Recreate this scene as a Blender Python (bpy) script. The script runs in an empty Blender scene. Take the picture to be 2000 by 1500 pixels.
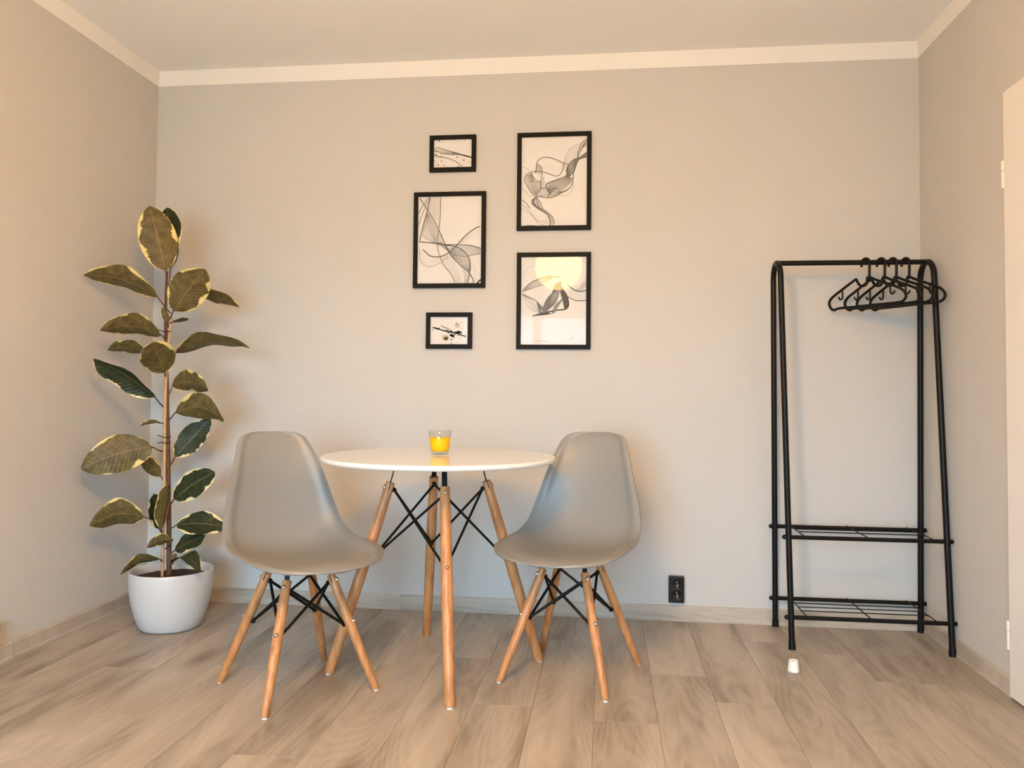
import bpy, math, random
from mathutils import Vector, Matrix

# ------------------------------------------------------------------ camera, world, exposure
scene = bpy.context.scene
COL = scene.collection
random.seed(7)

CAM = Vector((2.11072, -3.51877, 0.96804))
YAW, PITCH, ROLL = 0.11752, 0.03432, 0.00924
F_PX, PP_DY = 1563.347, -36.12
_fwd = Vector((-math.sin(YAW) * math.cos(PITCH), math.cos(YAW) * math.cos(PITCH), math.sin(PITCH)))
_r = Vector((math.cos(YAW), math.sin(YAW), 0))
_u = _r.cross(_fwd)
_r2 = _r * math.cos(ROLL) + _u * math.sin(ROLL)
_u2 = -_r * math.sin(ROLL) + _u * math.cos(ROLL)
cd = bpy.data.cameras.new('camera')
cd.sensor_width = 36.0
cd.lens = 36.0 * F_PX / 2000.0
cd.shift_y = PP_DY / 2000.0
cd.clip_start = 0.05
cam = bpy.data.objects.new('camera', cd)
cam.matrix_world = Matrix(((_r2.x, _u2.x, -_fwd.x, CAM.x), (_r2.y, _u2.y, -_fwd.y, CAM.y),
                           (_r2.z, _u2.z, -_fwd.z, CAM.z), (0, 0, 0, 1)))
COL.objects.link(cam)
scene.camera = cam

scene.view_settings.view_transform = 'Standard'
scene.view_settings.look = 'None'
scene.view_settings.gamma = 1.0
scene.view_settings.use_curve_mapping = False
scene.view_settings.exposure = 0.0

world = bpy.data.worlds.new('world')
scene.world = world
world.use_nodes = True
_nt = world.node_tree
bg = _nt.nodes['Background']
_tc = _nt.nodes.new('ShaderNodeTexCoord')
_sx = _nt.nodes.new('ShaderNodeSeparateXYZ')
_mr = _nt.nodes.new('ShaderNodeValToRGB')          # overcast sky above the horizon, ground below
_mr.color_ramp.elements[0].position = 0.49
_mr.color_ramp.elements[0].color = (0.10, 0.15, 0.15, 1)
_mr.color_ramp.elements[1].position = 0.51
_mr.color_ramp.elements[1].color = (0.47, 0.77, 1.0, 1)
_ma = _nt.nodes.new('ShaderNodeMath')
_ma.operation = 'MULTIPLY_ADD'
_ma.inputs[1].default_value = 0.5
_ma.inputs[2].default_value = 0.5
_nt.links.new(_tc.outputs['Generated'], _sx.inputs[0])
_nt.links.new(_sx.outputs['Z'], _ma.inputs[0])
_nt.links.new(_ma.outputs[0], _mr.inputs[0])
_nt.links.new(_mr.outputs['Color'], bg.inputs[0])
SKY = 43.0
bg.inputs[1].default_value = SKY

# room measures (metres): left wall x=0, back wall y=0, floor z=0
W = 3.4137
ZC = 2.403          # lower edge of the white band under the ceiling
ZT = 2.474          # ceiling
YR = -5.2           # wall behind the camera
WIN = (0.45, 2.25, 0.30, 1.86)   # window in the wall behind the camera

# daylight from the window behind the camera
al = bpy.data.lights.new('daylight', 'AREA')
al.shape = 'RECTANGLE'
al.size = WIN[1] - WIN[0]
al.size_y = WIN[3] - WIN[2]
al.energy = 1.0
al.cycles.is_portal = True      # the window opening guides the sky light, it adds none
alo = bpy.data.objects.new('window_daylight', al)
alo.location = ((WIN[0] + WIN[1]) / 2, YR - 0.21, (WIN[2] + WIN[3]) / 2)
alo.rotation_euler = (math.radians(90), 0, 0)     # shines towards +y, into the room
COL.objects.link(alo)

LAMP = (1.735, -2.72, 1.955)     # paper lantern, hangs between camera and table
LAMP_R = 0.182
LAMP_EMIT = 101.0
LAMP_COL = (1.0, 0.53, 0.14)

# ------------------------------------------------------------------ helpers
def srgb(r, g, b):
    f = lambda c: c / 12.92 if c <= 0.04045 else ((c + 0.055) / 1.055) ** 2.4
    return (f(r / 255), f(g / 255), f(b / 255), 1)


class MB:
    def __init__(self):
        self.v, self.f, self.m, self.s = [], [], [], []

    def add(self, vs, fs, mat=0, smooth=False):
        o = len(self.v)
        self.v += [tuple(a) for a in vs]
        for q in fs:
            self.f.append([i + o for i in q])
            self.m.append(mat)
            self.s.append(smooth)
        return self

    def box(self, x0, x1, y0, y1, z0, z1, mat=0):
        vs = [(x, y, z) for z in (z0, z1) for y in (y0, y1) for x in (x0, x1)]
        return self.add(vs, [(0, 2, 3, 1), (4, 5, 7, 6), (0, 1, 5, 4), (2, 6, 7, 3), (0, 4, 6, 2), (1, 3, 7, 5)], mat)

    def tube(self, pts, r, segs=10, closed=False, mat=0, caps=True, smooth=True):
        P = [Vector(a) for a in pts]
        n = len(P)
        rr = r if isinstance(r, (list, tuple)) else [r] * n
        T = []
        for i in range(n):
            if closed:
                d = P[(i + 1) % n] - P[(i - 1) % n]
            else:
                d = P[min(i + 1, n - 1)] - P[max(i - 1, 0)]
            T.append(d.normalized())
        ref = Vector((0, 0, 1)) if abs(T[0].z) < 0.9 else Vector((1, 0, 0))
        nn = (ref - T[0] * ref.dot(T[0])).normalized()
        vs = []
        for i in range(n):
            nn = (nn - T[i] * nn.dot(T[i])).normalized()
            bb = T[i].cross(nn)
            for k in range(segs):
                a = 2 * math.pi * k / segs
                vs.append(P[i] + (nn * math.cos(a) + bb * math.sin(a)) * rr[i])
        fs = []
        for i in range(n if closed else n - 1):
            j = (i + 1) % n
            for k in range(segs):
                k2 = (k + 1) % segs
                fs.append((i * segs + k, i * segs + k2, j * segs + k2, j * segs + k))
        self.add(vs, fs, mat, smooth)
        if caps and not closed:
            self.add(vs[:segs], [tuple(range(segs))[::-1]], mat)
            self.add(vs[-segs:], [tuple(range(segs))], mat)
        return self

    def lathe(self, prof, segs=48, center=(0, 0, 0), mat=0, smooth=True):
        cx, cy, cz = center
        vs, fs = [], []
        for (r, z) in prof:
            for k in range(segs):
                a = 2 * math.pi * k / segs
                vs.append((cx + r * math.cos(a), cy + r * math.sin(a), cz + z))
        for i in range(len(prof) - 1):
            for k in range(segs):
                k2 = (k + 1) % segs
                fs.append((i * segs + k, i * segs + k2, (i + 1) * segs + k2, (i + 1) * segs + k))
        return self.add(vs, fs, mat, smooth)

    def disc(self, r, z, segs=48, center=(0, 0), mat=0, up=True):
        vs = [(center[0] + r * math.cos(2 * math.pi * k / segs), center[1] + r * math.sin(2 * math.pi * k / segs), z) for k in range(segs)]
        f = tuple(range(segs))
        return self.add(vs, [f if up else f[::-1]], mat)

    def mesh(self, name, mats):
        me = bpy.data.meshes.new(name)
        me.from_pydata(self.v, [], self.f)
        for mt in (mats if isinstance(mats, (list, tuple)) else [mats]):
            me.materials.append(mt)
        for i, pl in enumerate(me.polygons):
            pl.material_index = self.m[i]
            pl.use_smooth = self.s[i]
        me.update()
        return me

    def build(self, name, mats, parent=None):
        o = bpy.data.objects.new(name, self.mesh(name, mats))
        COL.objects.link(o)
        if parent:
            o.parent = parent
        return o


def bevel(o, w, seg=2, ang=40):
    m = o.modifiers.new('bevel', 'BEVEL')
    m.width = w
    m.segments = seg
    m.limit_method = 'ANGLE'
    m.angle_limit = math.radians(ang)
    return o


def empty(name, loc=(0, 0, 0), rz=0.0):
    o = bpy.data.objects.new(name, None)
    o.empty_display_size = 0.1
    o.location = loc
    o.rotation_euler = (0, 0, rz)
    COL.objects.link(o)
    return o


def tag(o, label=None, cat=None, group=None, kind=None):
    if label: o['label'] = label
    if cat: o['category'] = cat
    if group: o['group'] = group
    if kind: o['kind'] = kind
    return o


def copy_tree(o, parent=None):
    c = o.copy()
    COL.objects.link(c)
    c.parent = parent
    for ch in list(o.children):
        copy_tree(ch, c)
    return c


def spline(pts, n=8, closed=False):
    P = [Vector(a) for a in pts]
    m = len(P)
    out = []
    for i in range(m if closed else m - 1):
        if closed:
            a, b, c, d = P[(i - 1) % m], P[i], P[(i + 1) % m], P[(i + 2) % m]
        else:
            a, b, c, d = P[max(i - 1, 0)], P[i], P[i + 1], P[min(i + 2, m - 1)]
        for k in range(n):
            t = k / n
            out.append(0.5 * ((2 * b) + (c - a) * t + (2 * a - 5 * b + 4 * c - d) * t * t + (3 * b - a - 3 * c + d) * t ** 3))
    if not closed:
        out.append(P[-1])
    return out


# ------------------------------------------------------------------ materials
def new_mat(name):
    m = bpy.data.materials.new(name)
    m.use_nodes = True
    nt = m.node_tree
    b = nt.nodes['Principled BSDF']
    return m, nt, b


def N(nt, t, **kw):
    n = nt.nodes.new(t)
    for k, v in kw.items():
        if k.startswith('i_'):
            n.inputs[k[2:].replace('_', ' ')].default_value = v
        else:
            setattr(n, k, v)
    return n


def ramp(nt, stops):
    n = nt.nodes.new('ShaderNodeValToRGB')
    e = n.color_ramp.elements
    while len(e) < len(stops):
        e.new(0.5)
    for el, (p, c) in zip(e, stops):
        el.position = p
        el.color = c
    return n


def plain(name, col, rough=0.5, metal=0.0, noise=0.0, nscale=40, bump=0.0, bscale=300, spec=0.5, coat=0.0):
    m, nt, b = new_mat(name)
    b.inputs['Roughness'].default_value = rough
    b.inputs['Metallic'].default_value = metal
    b.inputs['Specular IOR Level'].default_value = spec
    b.inputs['Coat Weight'].default_value = coat
    tc = N(nt, 'ShaderNodeTexCoord')
    if noise > 0:
        t = N(nt, 'ShaderNodeTexNoise', i_Scale=nscale, i_Detail=3.0)
        nt.links.new(tc.outputs['Object'], t.inputs['Vector'])
        c0 = tuple(max(0, c * (1 - noise)) for c in col[:3]) + (1,)
        c1 = tuple(min(1, c * (1 + noise)) for c in col[:3]) + (1,)
        r = ramp(nt, [(0.3, c0), (0.7, c1)])
        nt.links.new(t.outputs['Fac'], r.inputs['Fac'])
        nt.links.new(r.outputs['Color'], b.inputs['Base Color'])
    else:
        b.inputs['Base Color'].default_value = col
    if bump > 0:
        t2 = N(nt, 'ShaderNodeTexNoise', i_Scale=bscale, i_Detail=2.0)
        nt.links.new(tc.outputs['Object'], t2.inputs['Vector'])
        bp = N(nt, 'ShaderNodeBump', i_Strength=bump, i_Distance=0.001)
        nt.links.new(t2.outputs['Fac'], bp.inputs['Height'])
        nt.links.new(bp.outputs['Normal'], b.inputs['Normal'])
    return m


def laminate(name, cols, along='Y', rough=0.38, per_object=True, dark=0.75):
    """oak-look laminate; grain runs along one local axis"""
    m, nt, b = new_mat(name)
    L = nt.links
    b.inputs['Roughness'].default_value = rough
    b.inputs['Specular IOR Level'].default_value = 0.45
    tc = N(nt, 'ShaderNodeTexCoord')
    oi = N(nt, 'ShaderNodeObjectInfo')
    off = N(nt, 'ShaderNodeVectorMath', operation='SCALE')
    comb = N(nt, 'ShaderNodeCombineXYZ')
    if per_object:
        for ax in ('X', 'Y', 'Z'):
            L.new(oi.outputs['Random'], comb.inputs[ax])
    L.new(comb.outputs[0], off.inputs[0])
    off.inputs['Scale'].default_value = 37.0
    add = N(nt, 'ShaderNodeVectorMath', operation='ADD')
    L.new(tc.outputs['Object'], add.inputs[0])
    L.new(off.outputs[0], add.inputs[1])
    def mapped(sx, sy, sz=1.0):
        mp = N(nt, 'ShaderNodeMapping')
        mp.inputs['Scale'].default_value = (sx, sy, sz) if along == 'Y' else (sy, sx, sx)
        L.new(add.outputs[0], mp.inputs['Vector'])
        return mp
    # broad tone drift
    n1 = N(nt, 'ShaderNodeTexNoise', i_Scale=1.0, i_Detail=3.0, i_Roughness=0.55, i_Distortion=0.4)
    L.new(mapped(9, 1.3).outputs[0], n1.inputs['Vector'])
    # fine pores
    n2 = N(nt, 'ShaderNodeTexNoise', i_Scale=1.0, i_Detail=5.0, i_Roughness=0.7)
    L.new(mapped(260, 9).outputs[0], n2.inputs['Vector'])
    # cathedral grain: rings of a strongly stretched, warped field
    n3 = N(nt, 'ShaderNodeTexNoise', i_Scale=1.0, i_Detail=1.0, i_Roughness=0.4, i_Distortion=0.2)
    L.new(mapped(5.5, 0.9).outputs[0], n3.inputs['Vector'])
    mul = N(nt, 'ShaderNodeMath', operation='MULTIPLY')
    mul.inputs[1].default_value = 130.0
    L.new(n3.outputs['Fac'], mul.inputs[0])
    sn = N(nt, 'ShaderNodeMath', operation='SINE')
    L.new(mul.outputs[0], sn.inputs[0])
    # knots
    vo = N(nt, 'ShaderNodeTexVoronoi', i_Scale=1.0, i_Randomness=1.0)
    L.new(mapped(5.0, 1.55).outputs[0], vo.inputs['Vector'])
    kn = N(nt, 'ShaderNodeMapRange', clamp=True)
    kn.inputs['From Min'].default_value = 0.03
    kn.inputs['From Max'].default_value = 0.24
    kn.inputs['To Min'].default_value = 1.0
    kn.inputs['To Max'].default_value = 0.0
    L.new(vo.outputs['Distance'], kn.inputs['Value'])
    kn1 = N(nt, 'ShaderNodeMath', operation='MULTIPLY')
    L.new(kn.outputs[0], kn1.inputs[0])
    L.new(n2.outputs['Fac'], kn1.inputs[1])
    kn2 = N(nt, 'ShaderNodeMath', operation='MULTIPLY', use_clamp=True)
    L.new(kn1.outputs[0], kn2.inputs[0])
    kn2.inputs[1].default_value = 1.6
    # combine into a factor
    a1 = N(nt, 'ShaderNodeMath', operation='MULTIPLY_ADD')
    L.new(sn.outputs[0], a1.inputs[0]); a1.inputs[1].default_value = 0.040
    L.new(n1.outputs['Fac'], a1.inputs[2])
    a2 = N(nt, 'ShaderNodeMath', operation='MULTIPLY_ADD')
    L.new(n2.outputs['Fac'], a2.inputs[0]); a2.inputs[1].default_value = 0.46
    L.new(a1.outputs[0], a2.inputs[2])
    a3 = N(nt, 'ShaderNodeMath', operation='MULTIPLY_ADD')
    L.new(oi.outputs['Random'], a3.inputs[0]); a3.inputs[1].default_value = 0.05 if per_object else 0.0
    L.new(a2.outputs[0], a3.inputs[2])
    r = ramp(nt, [(0.50, cols[0]), (0.74, cols[1]), (1.0, cols[2])])
    L.new(a3.outputs[0], r.inputs['Fac'])
    mx = N(nt, 'ShaderNodeMix', data_type='RGBA', blend_type='MULTIPLY')
    L.new(kn2.outputs[0], mx.inputs['Factor'])
    L.new(r.outputs['Color'], mx.inputs['A'])
    mx.inputs['B'].default_value = (dark * 0.55, dark * 0.50, dark * 0.46, 1)
    L.new(mx.outputs['Result'], b.inputs['Base Color'])
    bp = N(nt, 'ShaderNodeBump', i_Strength=0.12, i_Distance=0.0006)
    L.new(n2.outputs['Fac'], bp.inputs['Height'])
    L.new(bp.outputs['Normal'], b.inputs['Normal'])
    rr = N(nt, 'ShaderNodeMapRange')
    rr.inputs['To Min'].default_value = rough - 0.06
    rr.inputs['To Max'].default_value = rough + 0.10
    L.new(n2.outputs['Fac'], rr.inputs['Value'])
    L.new(rr.outputs[0], b.inputs['Roughness'])
    return m


M = {}
M['wall'] = plain('grey_wall_paint', (0.56, 0.545, 0.53, 1), 0.85, noise=0.012, nscale=3, bump=0.25, bscale=420, spec=0.2)
M['white_paint'] = plain('white_paint', (0.80, 0.79, 0.77, 1), 0.8, noise=0.01, nscale=3, bump=0.2, bscale=420, spec=0.2)
M['ceiling'] = plain('ceiling_paint', (0.90, 0.89, 0.87, 1), 0.85, noise=0.01, nscale=3, bump=0.2, bscale=420, spec=0.2)
M['floor'] = laminate('oak_laminate', [srgb(126, 116, 105), srgb(161, 151, 140), srgb(182, 172, 161)])
M['skirt'] = laminate('skirting_oak_foil', [srgb(150, 140, 128), srgb(176, 166, 154), srgb(194, 185, 174)], along='X', rough=0.45)
M['skirt_side'] = laminate('skirting_oak_foil_side', [srgb(150, 140, 128), srgb(176, 166, 154), srgb(194, 185, 174)], along='Y', rough=0.45)
M['sub'] = plain('dark_underlay', (0.06, 0.05, 0.04, 1), 0.9, noise=0.1)
M['door'] = plain('white_door_lacquer', (0.80, 0.77, 0.74, 1), 0.45, noise=0.01, nscale=5)
M['black_metal'] = plain('black_powder_coat', (0.004, 0.0036, 0.0034, 1), 0.42, spec=0.22, noise=0.15, nscale=80, bump=0.1, bscale=900)
M['black_plastic'] = plain('black_plastic', (0.004, 0.004, 0.004, 1), 0.45, spec=0.22, noise=0.1, nscale=60)
M['socket'] = plain('glossy_black_plastic', (0.008, 0.008, 0.009, 1), 0.18, noise=0.1, nscale=60)
M['frame'] = plain('black_frame_foil', (0.005, 0.0045, 0.004, 1), 0.55, spec=0.15, noise=0.15, nscale=90)
M['paper'] = plain('print_paper', (0.70, 0.69, 0.69, 1), 0.75, noise=0.01, nscale=30)
M['shell'] = plain('grey_shell_plastic', (0.228, 0.225, 0.221, 1), 0.40, noise=0.012, nscale=60, bump=0.08, bscale=900)
M['table'] = plain('white_table_lacquer', (0.80, 0.79, 0.78, 1), 0.09, noise=0.008, nscale=12)
M['glide'] = plain('clear_glide_plastic', (0.75, 0.73, 0.70, 1), 0.35, noise=0.02)
M['steel'] = plain('zinc_screw', (0.65, 0.62, 0.58, 1), 0.3, metal=1.0, noise=0.05, nscale=90)
M['pot'] = plain('white_glazed_ceramic', (0.58, 0.575, 0.575, 1), 0.28, noise=0.01, nscale=10)
M['soil'] = plain('potting_soil', (0.030, 0.017, 0.011, 1), 0.95, noise=0.6, nscale=90, bump=1.0, bscale=140)
M['stem'] = plain('woody_stem', srgb(92, 62, 40), 0.7, noise=0.35, nscale=60, bump=0.6, bscale=120)
M['stake'] = plain('bamboo_stake', srgb(190, 150, 108), 0.55, noise=0.12, nscale=50)
M['petiole'] = plain('reddish_petiole', srgb(92, 56, 42), 0.5, noise=0.2, nscale=60)
M['cap'] = plain('white_rubber', (0.78, 0.76, 0.72, 1), 0.5, noise=0.02)
M['wax'] = plain('orange_wax', (1.0, 0.53, 0.001, 1), 0.6, spec=0.1, noise=0.04, nscale=40)
M['wick'] = plain('burnt_wick', (0.02, 0.018, 0.015, 1), 0.9, noise=0.2)
M['canopy'] = plain('white_canopy_plastic', (0.75, 0.74, 0.72, 1), 0.4, noise=0.01)
M['cord'] = plain('white_cord', (0.7, 0.69, 0.67, 1), 0.5, noise=0.03)
M['bamboo_rib'] = plain('lantern_wire', (0.45, 0.36, 0.18, 1), 0.5, noise=0.1)


def wood_leg():
    m, nt, b = new_mat('beech_wood')
    L = nt.links
    tc = N(nt, 'ShaderNodeTexCoord')
    oi = N(nt, 'ShaderNodeObjectInfo')
    cb = N(nt, 'ShaderNodeVectorMath', operation='ADD')
    mp = N(nt, 'ShaderNodeMapping')
    mp.inputs['Scale'].default_value = (55, 55, 4)
    L.new(tc.outputs['Object'], cb.inputs[0])
    L.new(oi.outputs['Random'], cb.inputs[1])
    L.new(cb.outputs[0], mp.inputs['Vector'])
    t = N(nt, 'ShaderNodeTexNoise', i_Scale=1.0, i_Detail=4.0, i_Distortion=0.5)
    L.new(mp.outputs[0], t.inputs['Vector'])
    mp2 = N(nt, 'ShaderNodeMapping')
    mp2.inputs['Scale'].default_value = (420, 420, 36)
    L.new(cb.outputs[0], mp2.inputs['Vector'])
    t2 = N(nt, 'ShaderNodeTexNoise', i_Scale=1.0, i_Detail=2.0)
    L.new(mp2.outputs[0], t2.inputs['Vector'])
    ad = N(nt, 'ShaderNodeMath', operation='MULTIPLY_ADD')
    ad.inputs[1].default_value = 0.35
    L.new(t2.outputs['Fac'], ad.inputs[0]); L.new(t.outputs['Fac'], ad.inputs[2])
    r = ramp(nt, [(0.45, srgb(160, 104, 62)), (0.68, srgb(186, 129, 81)), (0.95, srgb(202, 147, 98))])
    L.new(ad.outputs[0], r.inputs['Fac'])
    L.new(r.outputs['Color'], b.inputs['Base Color'])
    b.inputs['Roughness'].default_value = 0.42
    return m


M['beech'] = wood_leg()


def leaf_mat(name, green, green2, cream, thr, vein, rough):
    """variegated leaf: green heart with ragged cream margin; u across, v along"""
    m, nt, b = new_mat(name)
    L = nt.links
    uv = N(nt, 'ShaderNodeUVMap', uv_map='UVMap')
    oi = N(nt, 'ShaderNodeObjectInfo')
    sep = N(nt, 'ShaderNodeSeparateXYZ')
    L.new(uv.outputs[0], sep.inputs[0])
    # |u-0.5|*2
    s1 = N(nt, 'ShaderNodeMath', operation='SUBTRACT'); s1.inputs[1].default_value = 0.5
    L.new(sep.outputs['X'], s1.inputs[0])
    s2 = N(nt, 'ShaderNodeMath', operation='ABSOLUTE'); L.new(s1.outputs[0], s2.inputs[0])
    s3 = N(nt, 'ShaderNodeMath', operation='MULTIPLY'); s3.inputs[1].default_value = 2.0
    L.new(s2.outputs[0], s3.inputs[0])
    # ragged noise
    offs = N(nt, 'ShaderNodeVectorMath', operation='SCALE'); offs.inputs['Scale'].default_value = 53.0
    cmb = N(nt, 'ShaderNodeCombineXYZ')
    L.new(oi.outputs['Random'], cmb.inputs['X']); L.new(oi.outputs['Random'], cmb.inputs['Y'])
    L.new(cmb.outputs[0], offs.inputs[0])
    ad = N(nt, 'ShaderNodeVectorMath', operation='ADD')
    L.new(uv.outputs[0], ad.inputs[0]); L.new(offs.outputs[0], ad.inputs[1])
    mp = N(nt, 'ShaderNodeMapping'); mp.inputs['Scale'].default_value = (1.6, 3.2, 1)
    L.new(ad.outputs[0], mp.inputs['Vector'])
    n1 = N(nt, 'ShaderNodeTexNoise', i_Scale=1.0, i_Detail=1.0); L.new(mp.outputs[0], n1.inputs['Vector'])
    mp2 = N(nt, 'ShaderNodeMapping'); mp2.inputs['Scale'].default_value = (3, 26, 1)
    L.new(ad.outputs[0], mp2.inputs['Vector'])
    n2 = N(nt, 'ShaderNodeTexNoise', i_Scale=1.0, i_Detail=3.0); L.new(mp2.outputs[0], n2.inputs['Vector'])
    q = N(nt, 'ShaderNodeMath', operation='MULTIPLY_ADD'); q.inputs[1].default_value = 1.45
    L.new(n1.outputs['Fac'], q.inputs[0]); L.new(s3.outputs[0], q.inputs[2])
    q2 = N(nt, 'ShaderNodeMath', operation='MULTIPLY_ADD'); q2.inputs[1].default_value = 0.30
    L.new(n2.outputs['Fac'], q2.inputs[0]); L.new(q.outputs[0], q2.inputs[2])
    st = N(nt, 'ShaderNodeMapRange', clamp=True)
    st.inputs['From Min'].default_value = thr
    st.inputs['From Max'].default_value = thr + 0.05
    L.new(q2.outputs[0], st.inputs['Value'])
    # green heart, two tones
    mp3 = N(nt, 'ShaderNodeMapping'); mp3.inputs['Scale'].default_value = (5, 9, 1)
    L.new(ad.outputs[0], mp3.inputs['Vector'])
    n3 = N(nt, 'ShaderNodeTexNoise', i_Scale=1.0, i_Detail=3.0); L.new(mp3.outputs[0], n3.inputs['Vector'])
    r = ramp(nt, [(0.35, green), (0.70, green2)])
    L.new(n3.outputs['Fac'], r.inputs['Fac'])
    mx = N(nt, 'ShaderNodeMix', data_type='RGBA')
    L.new(st.outputs[0], mx.inputs['Factor'])
    L.new(r.outputs['Color'], mx.inputs['A'])
    mx.inputs['B'].default_value = cream
    # midrib and side veins
    mid = N(nt, 'ShaderNodeMapRange', clamp=True)
    mid.inputs['From Min'].default_value = 0.02; mid.inputs['From Max'].default_value = 0.05
    mid.inputs['To Min'].default_value = 0.75; mid.inputs['To Max'].default_value = 0.0
    L.new(s3.outputs[0], mid.inputs['Value'])
    mx2 = N(nt, 'ShaderNodeMix', data_type='RGBA')
    L.new(mid.outputs[0], mx2.inputs['Factor'])
    L.new(mx.outputs['Result'], mx2.inputs['A'])
    mx2.inputs['B'].default_value = vein
    L.new(mx2.outputs['Result'], b.inputs['Base Color'])
    vv = N(nt, 'ShaderNodeMath', operation='MULTIPLY_ADD'); vv.inputs[1].default_value = -0.16
    L.new(s3.outputs[0], vv.inputs[0]); L.new(sep.outputs['Y'], vv.inputs[2])
    vm = N(nt, 'ShaderNodeMath', operation='MULTIPLY'); vm.inputs[1].default_value = 95.0
    L.new(vv.outputs[0], vm.inputs[0])
    vs = N(nt, 'ShaderNodeMath', operation='SINE'); L.new(vm.outputs[0], vs.inputs[0])
    bp = N(nt, 'ShaderNodeBump', i_Strength=0.25, i_Distance=0.0015)
    L.new(vs.outputs[0], bp.inputs['Height'])
    L.new(bp.outputs['Normal'], b.inputs['Normal'])
    b.inputs['Roughness'].default_value = rough
    b.inputs['Specular IOR Level'].default_value = 0.28
    return m


M['leaf_top'] = leaf_mat('leaf_upper_side', srgb(32, 40, 22), srgb(54, 60, 34), srgb(222, 208, 160), 1.76, srgb(112, 110, 74), 0.46)
M['leaf_under'] = leaf_mat('leaf_underside', srgb(80, 68, 38), srgb(112, 98, 56), srgb(222, 200, 132), 1.82, srgb(140, 110, 74), 0.5)


def glass_pane(name, tint=(1, 1, 1, 1), r0=0.04):
    """thin clear pane: Schlick reflection over straight transmission"""
    m = bpy.data.materials.new(name)
    m.use_nodes = True
    nt = m.node_tree
    nt.nodes.clear()
    L = nt.links
    o = N(nt, 'ShaderNodeOutputMaterial')
    mix = N(nt, 'ShaderNodeMixShader')
    ge = N(nt, 'ShaderNodeNewGeometry')
    dt = N(nt, 'ShaderNodeVectorMath', operation='DOT_PRODUCT')
    L.new(ge.outputs['Normal'], dt.inputs[0])
    L.new(ge.outputs['Incoming'], dt.inputs[1])
    ab = N(nt, 'ShaderNodeMath', operation='ABSOLUTE')
    L.new(dt.outputs['Value'], ab.inputs[0])
    om = N(nt, 'ShaderNodeMath', operation='SUBTRACT', use_clamp=True)
    om.inputs[0].default_value = 1.0
    L.new(ab.outputs[0], om.inputs[1])
    pw = N(nt, 'ShaderNodeMath', operation='POWER')
    pw.inputs[1].default_value = 5.0
    L.new(om.outputs[0], pw.inputs[0])
    ma = N(nt, 'ShaderNodeMath', operation='MULTIPLY_ADD', use_clamp=True)
    ma.inputs[1].default_value = 0.9 - r0
    ma.inputs[2].default_value = r0
    L.new(pw.outputs[0], ma.inputs[0])
    tr = N(nt, 'ShaderNodeBsdfTransparent')
    tr.inputs[0].default_value = tint
    gl = N(nt, 'ShaderNodeBsdfGlossy')
    gl.inputs['Roughness'].default_value = 0.0
    L.new(ma.outputs[0], mix.inputs[0])
    L.new(tr.outputs[0], mix.inputs[1])
    L.new(gl.outputs[0], mix.inputs[2])
    L.new(mix.outputs[0], o.inputs[0])
    return m


M['pane'] = glass_pane('picture_glass', r0=0.005)
M['window_pane'] = glass_pane('window_glass')
M['tumbler'] = glass_pane('tumbler_glass', tint=(0.95, 0.96, 0.95, 1), r0=0.04)


def ink_mat():
    m = bpy.data.materials.new('ink')
    m.use_nodes = True
    nt = m.node_tree
    nt.nodes.clear()
    o = N(nt, 'ShaderNodeOutputMaterial')
    at = N(nt, 'ShaderNodeAttribute', attribute_name='ink')
    df = N(nt, 'ShaderNodeBsdfDiffuse')
    tr = N(nt, 'ShaderNodeBsdfTransparent')
    mix = N(nt, 'ShaderNodeMixShader')
    nt.links.new(at.outputs['Color'], df.inputs['Color'])
    nt.links.new(at.outputs['Alpha'], mix.inputs[0])
    nt.links.new(tr.outputs[0], mix.inputs[1])
    nt.links.new(df.outputs[0], mix.inputs[2])
    nt.links.new(mix.outputs[0], o.inputs[0])
    return m


M['ink'] = ink_mat()


def lantern_mat():
    m = bpy.data.materials.new('glowing_lantern_paper')
    m.use_nodes = True
    nt = m.node_tree
    nt.nodes.clear()
    o = N(nt, 'ShaderNodeOutputMaterial')
    e = N(nt, 'ShaderNodeEmission')
    e.inputs['Color'].default_value = LAMP_COL + (1,)
    e.inputs['Strength'].default_value = LAMP_EMIT
    nt.links.new(e.outputs[0], o.inputs[0])
    return m


M['lantern'] = lantern_mat()


def sheer_mat():
    m = bpy.data.materials.new('sheer_curtain')
    m.use_nodes = True
    nt = m.node_tree
    nt.nodes.clear()
    o = N(nt, 'ShaderNodeOutputMaterial')
    tr = N(nt, 'ShaderNodeBsdfTransparent')
    tl = N(nt, 'ShaderNodeBsdfTranslucent')
    tl.inputs['Color'].default_value = (0.85, 0.88, 0.9, 1)
    mix = N(nt, 'ShaderNodeMixShader')
    mix.inputs[0].default_value = 0.45
    nt.links.new(tr.outputs[0], mix.inputs[1])
    nt.links.new(tl.outputs[0], mix.inputs[2])
    nt.links.new(mix.outputs[0], o.inputs[0])
    return m


M['sheer'] = sheer_mat()

# ------------------------------------------------------------------ room shell
E = 0.006
YB = 0.008            # back wall face (skirting front stands at y = -0.004)


def struct(name, mb, mat, parent=None):
    o = mb.build(name, mat, parent)
    if parent is None:
        o['kind'] = 'structure'
    return o


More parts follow.
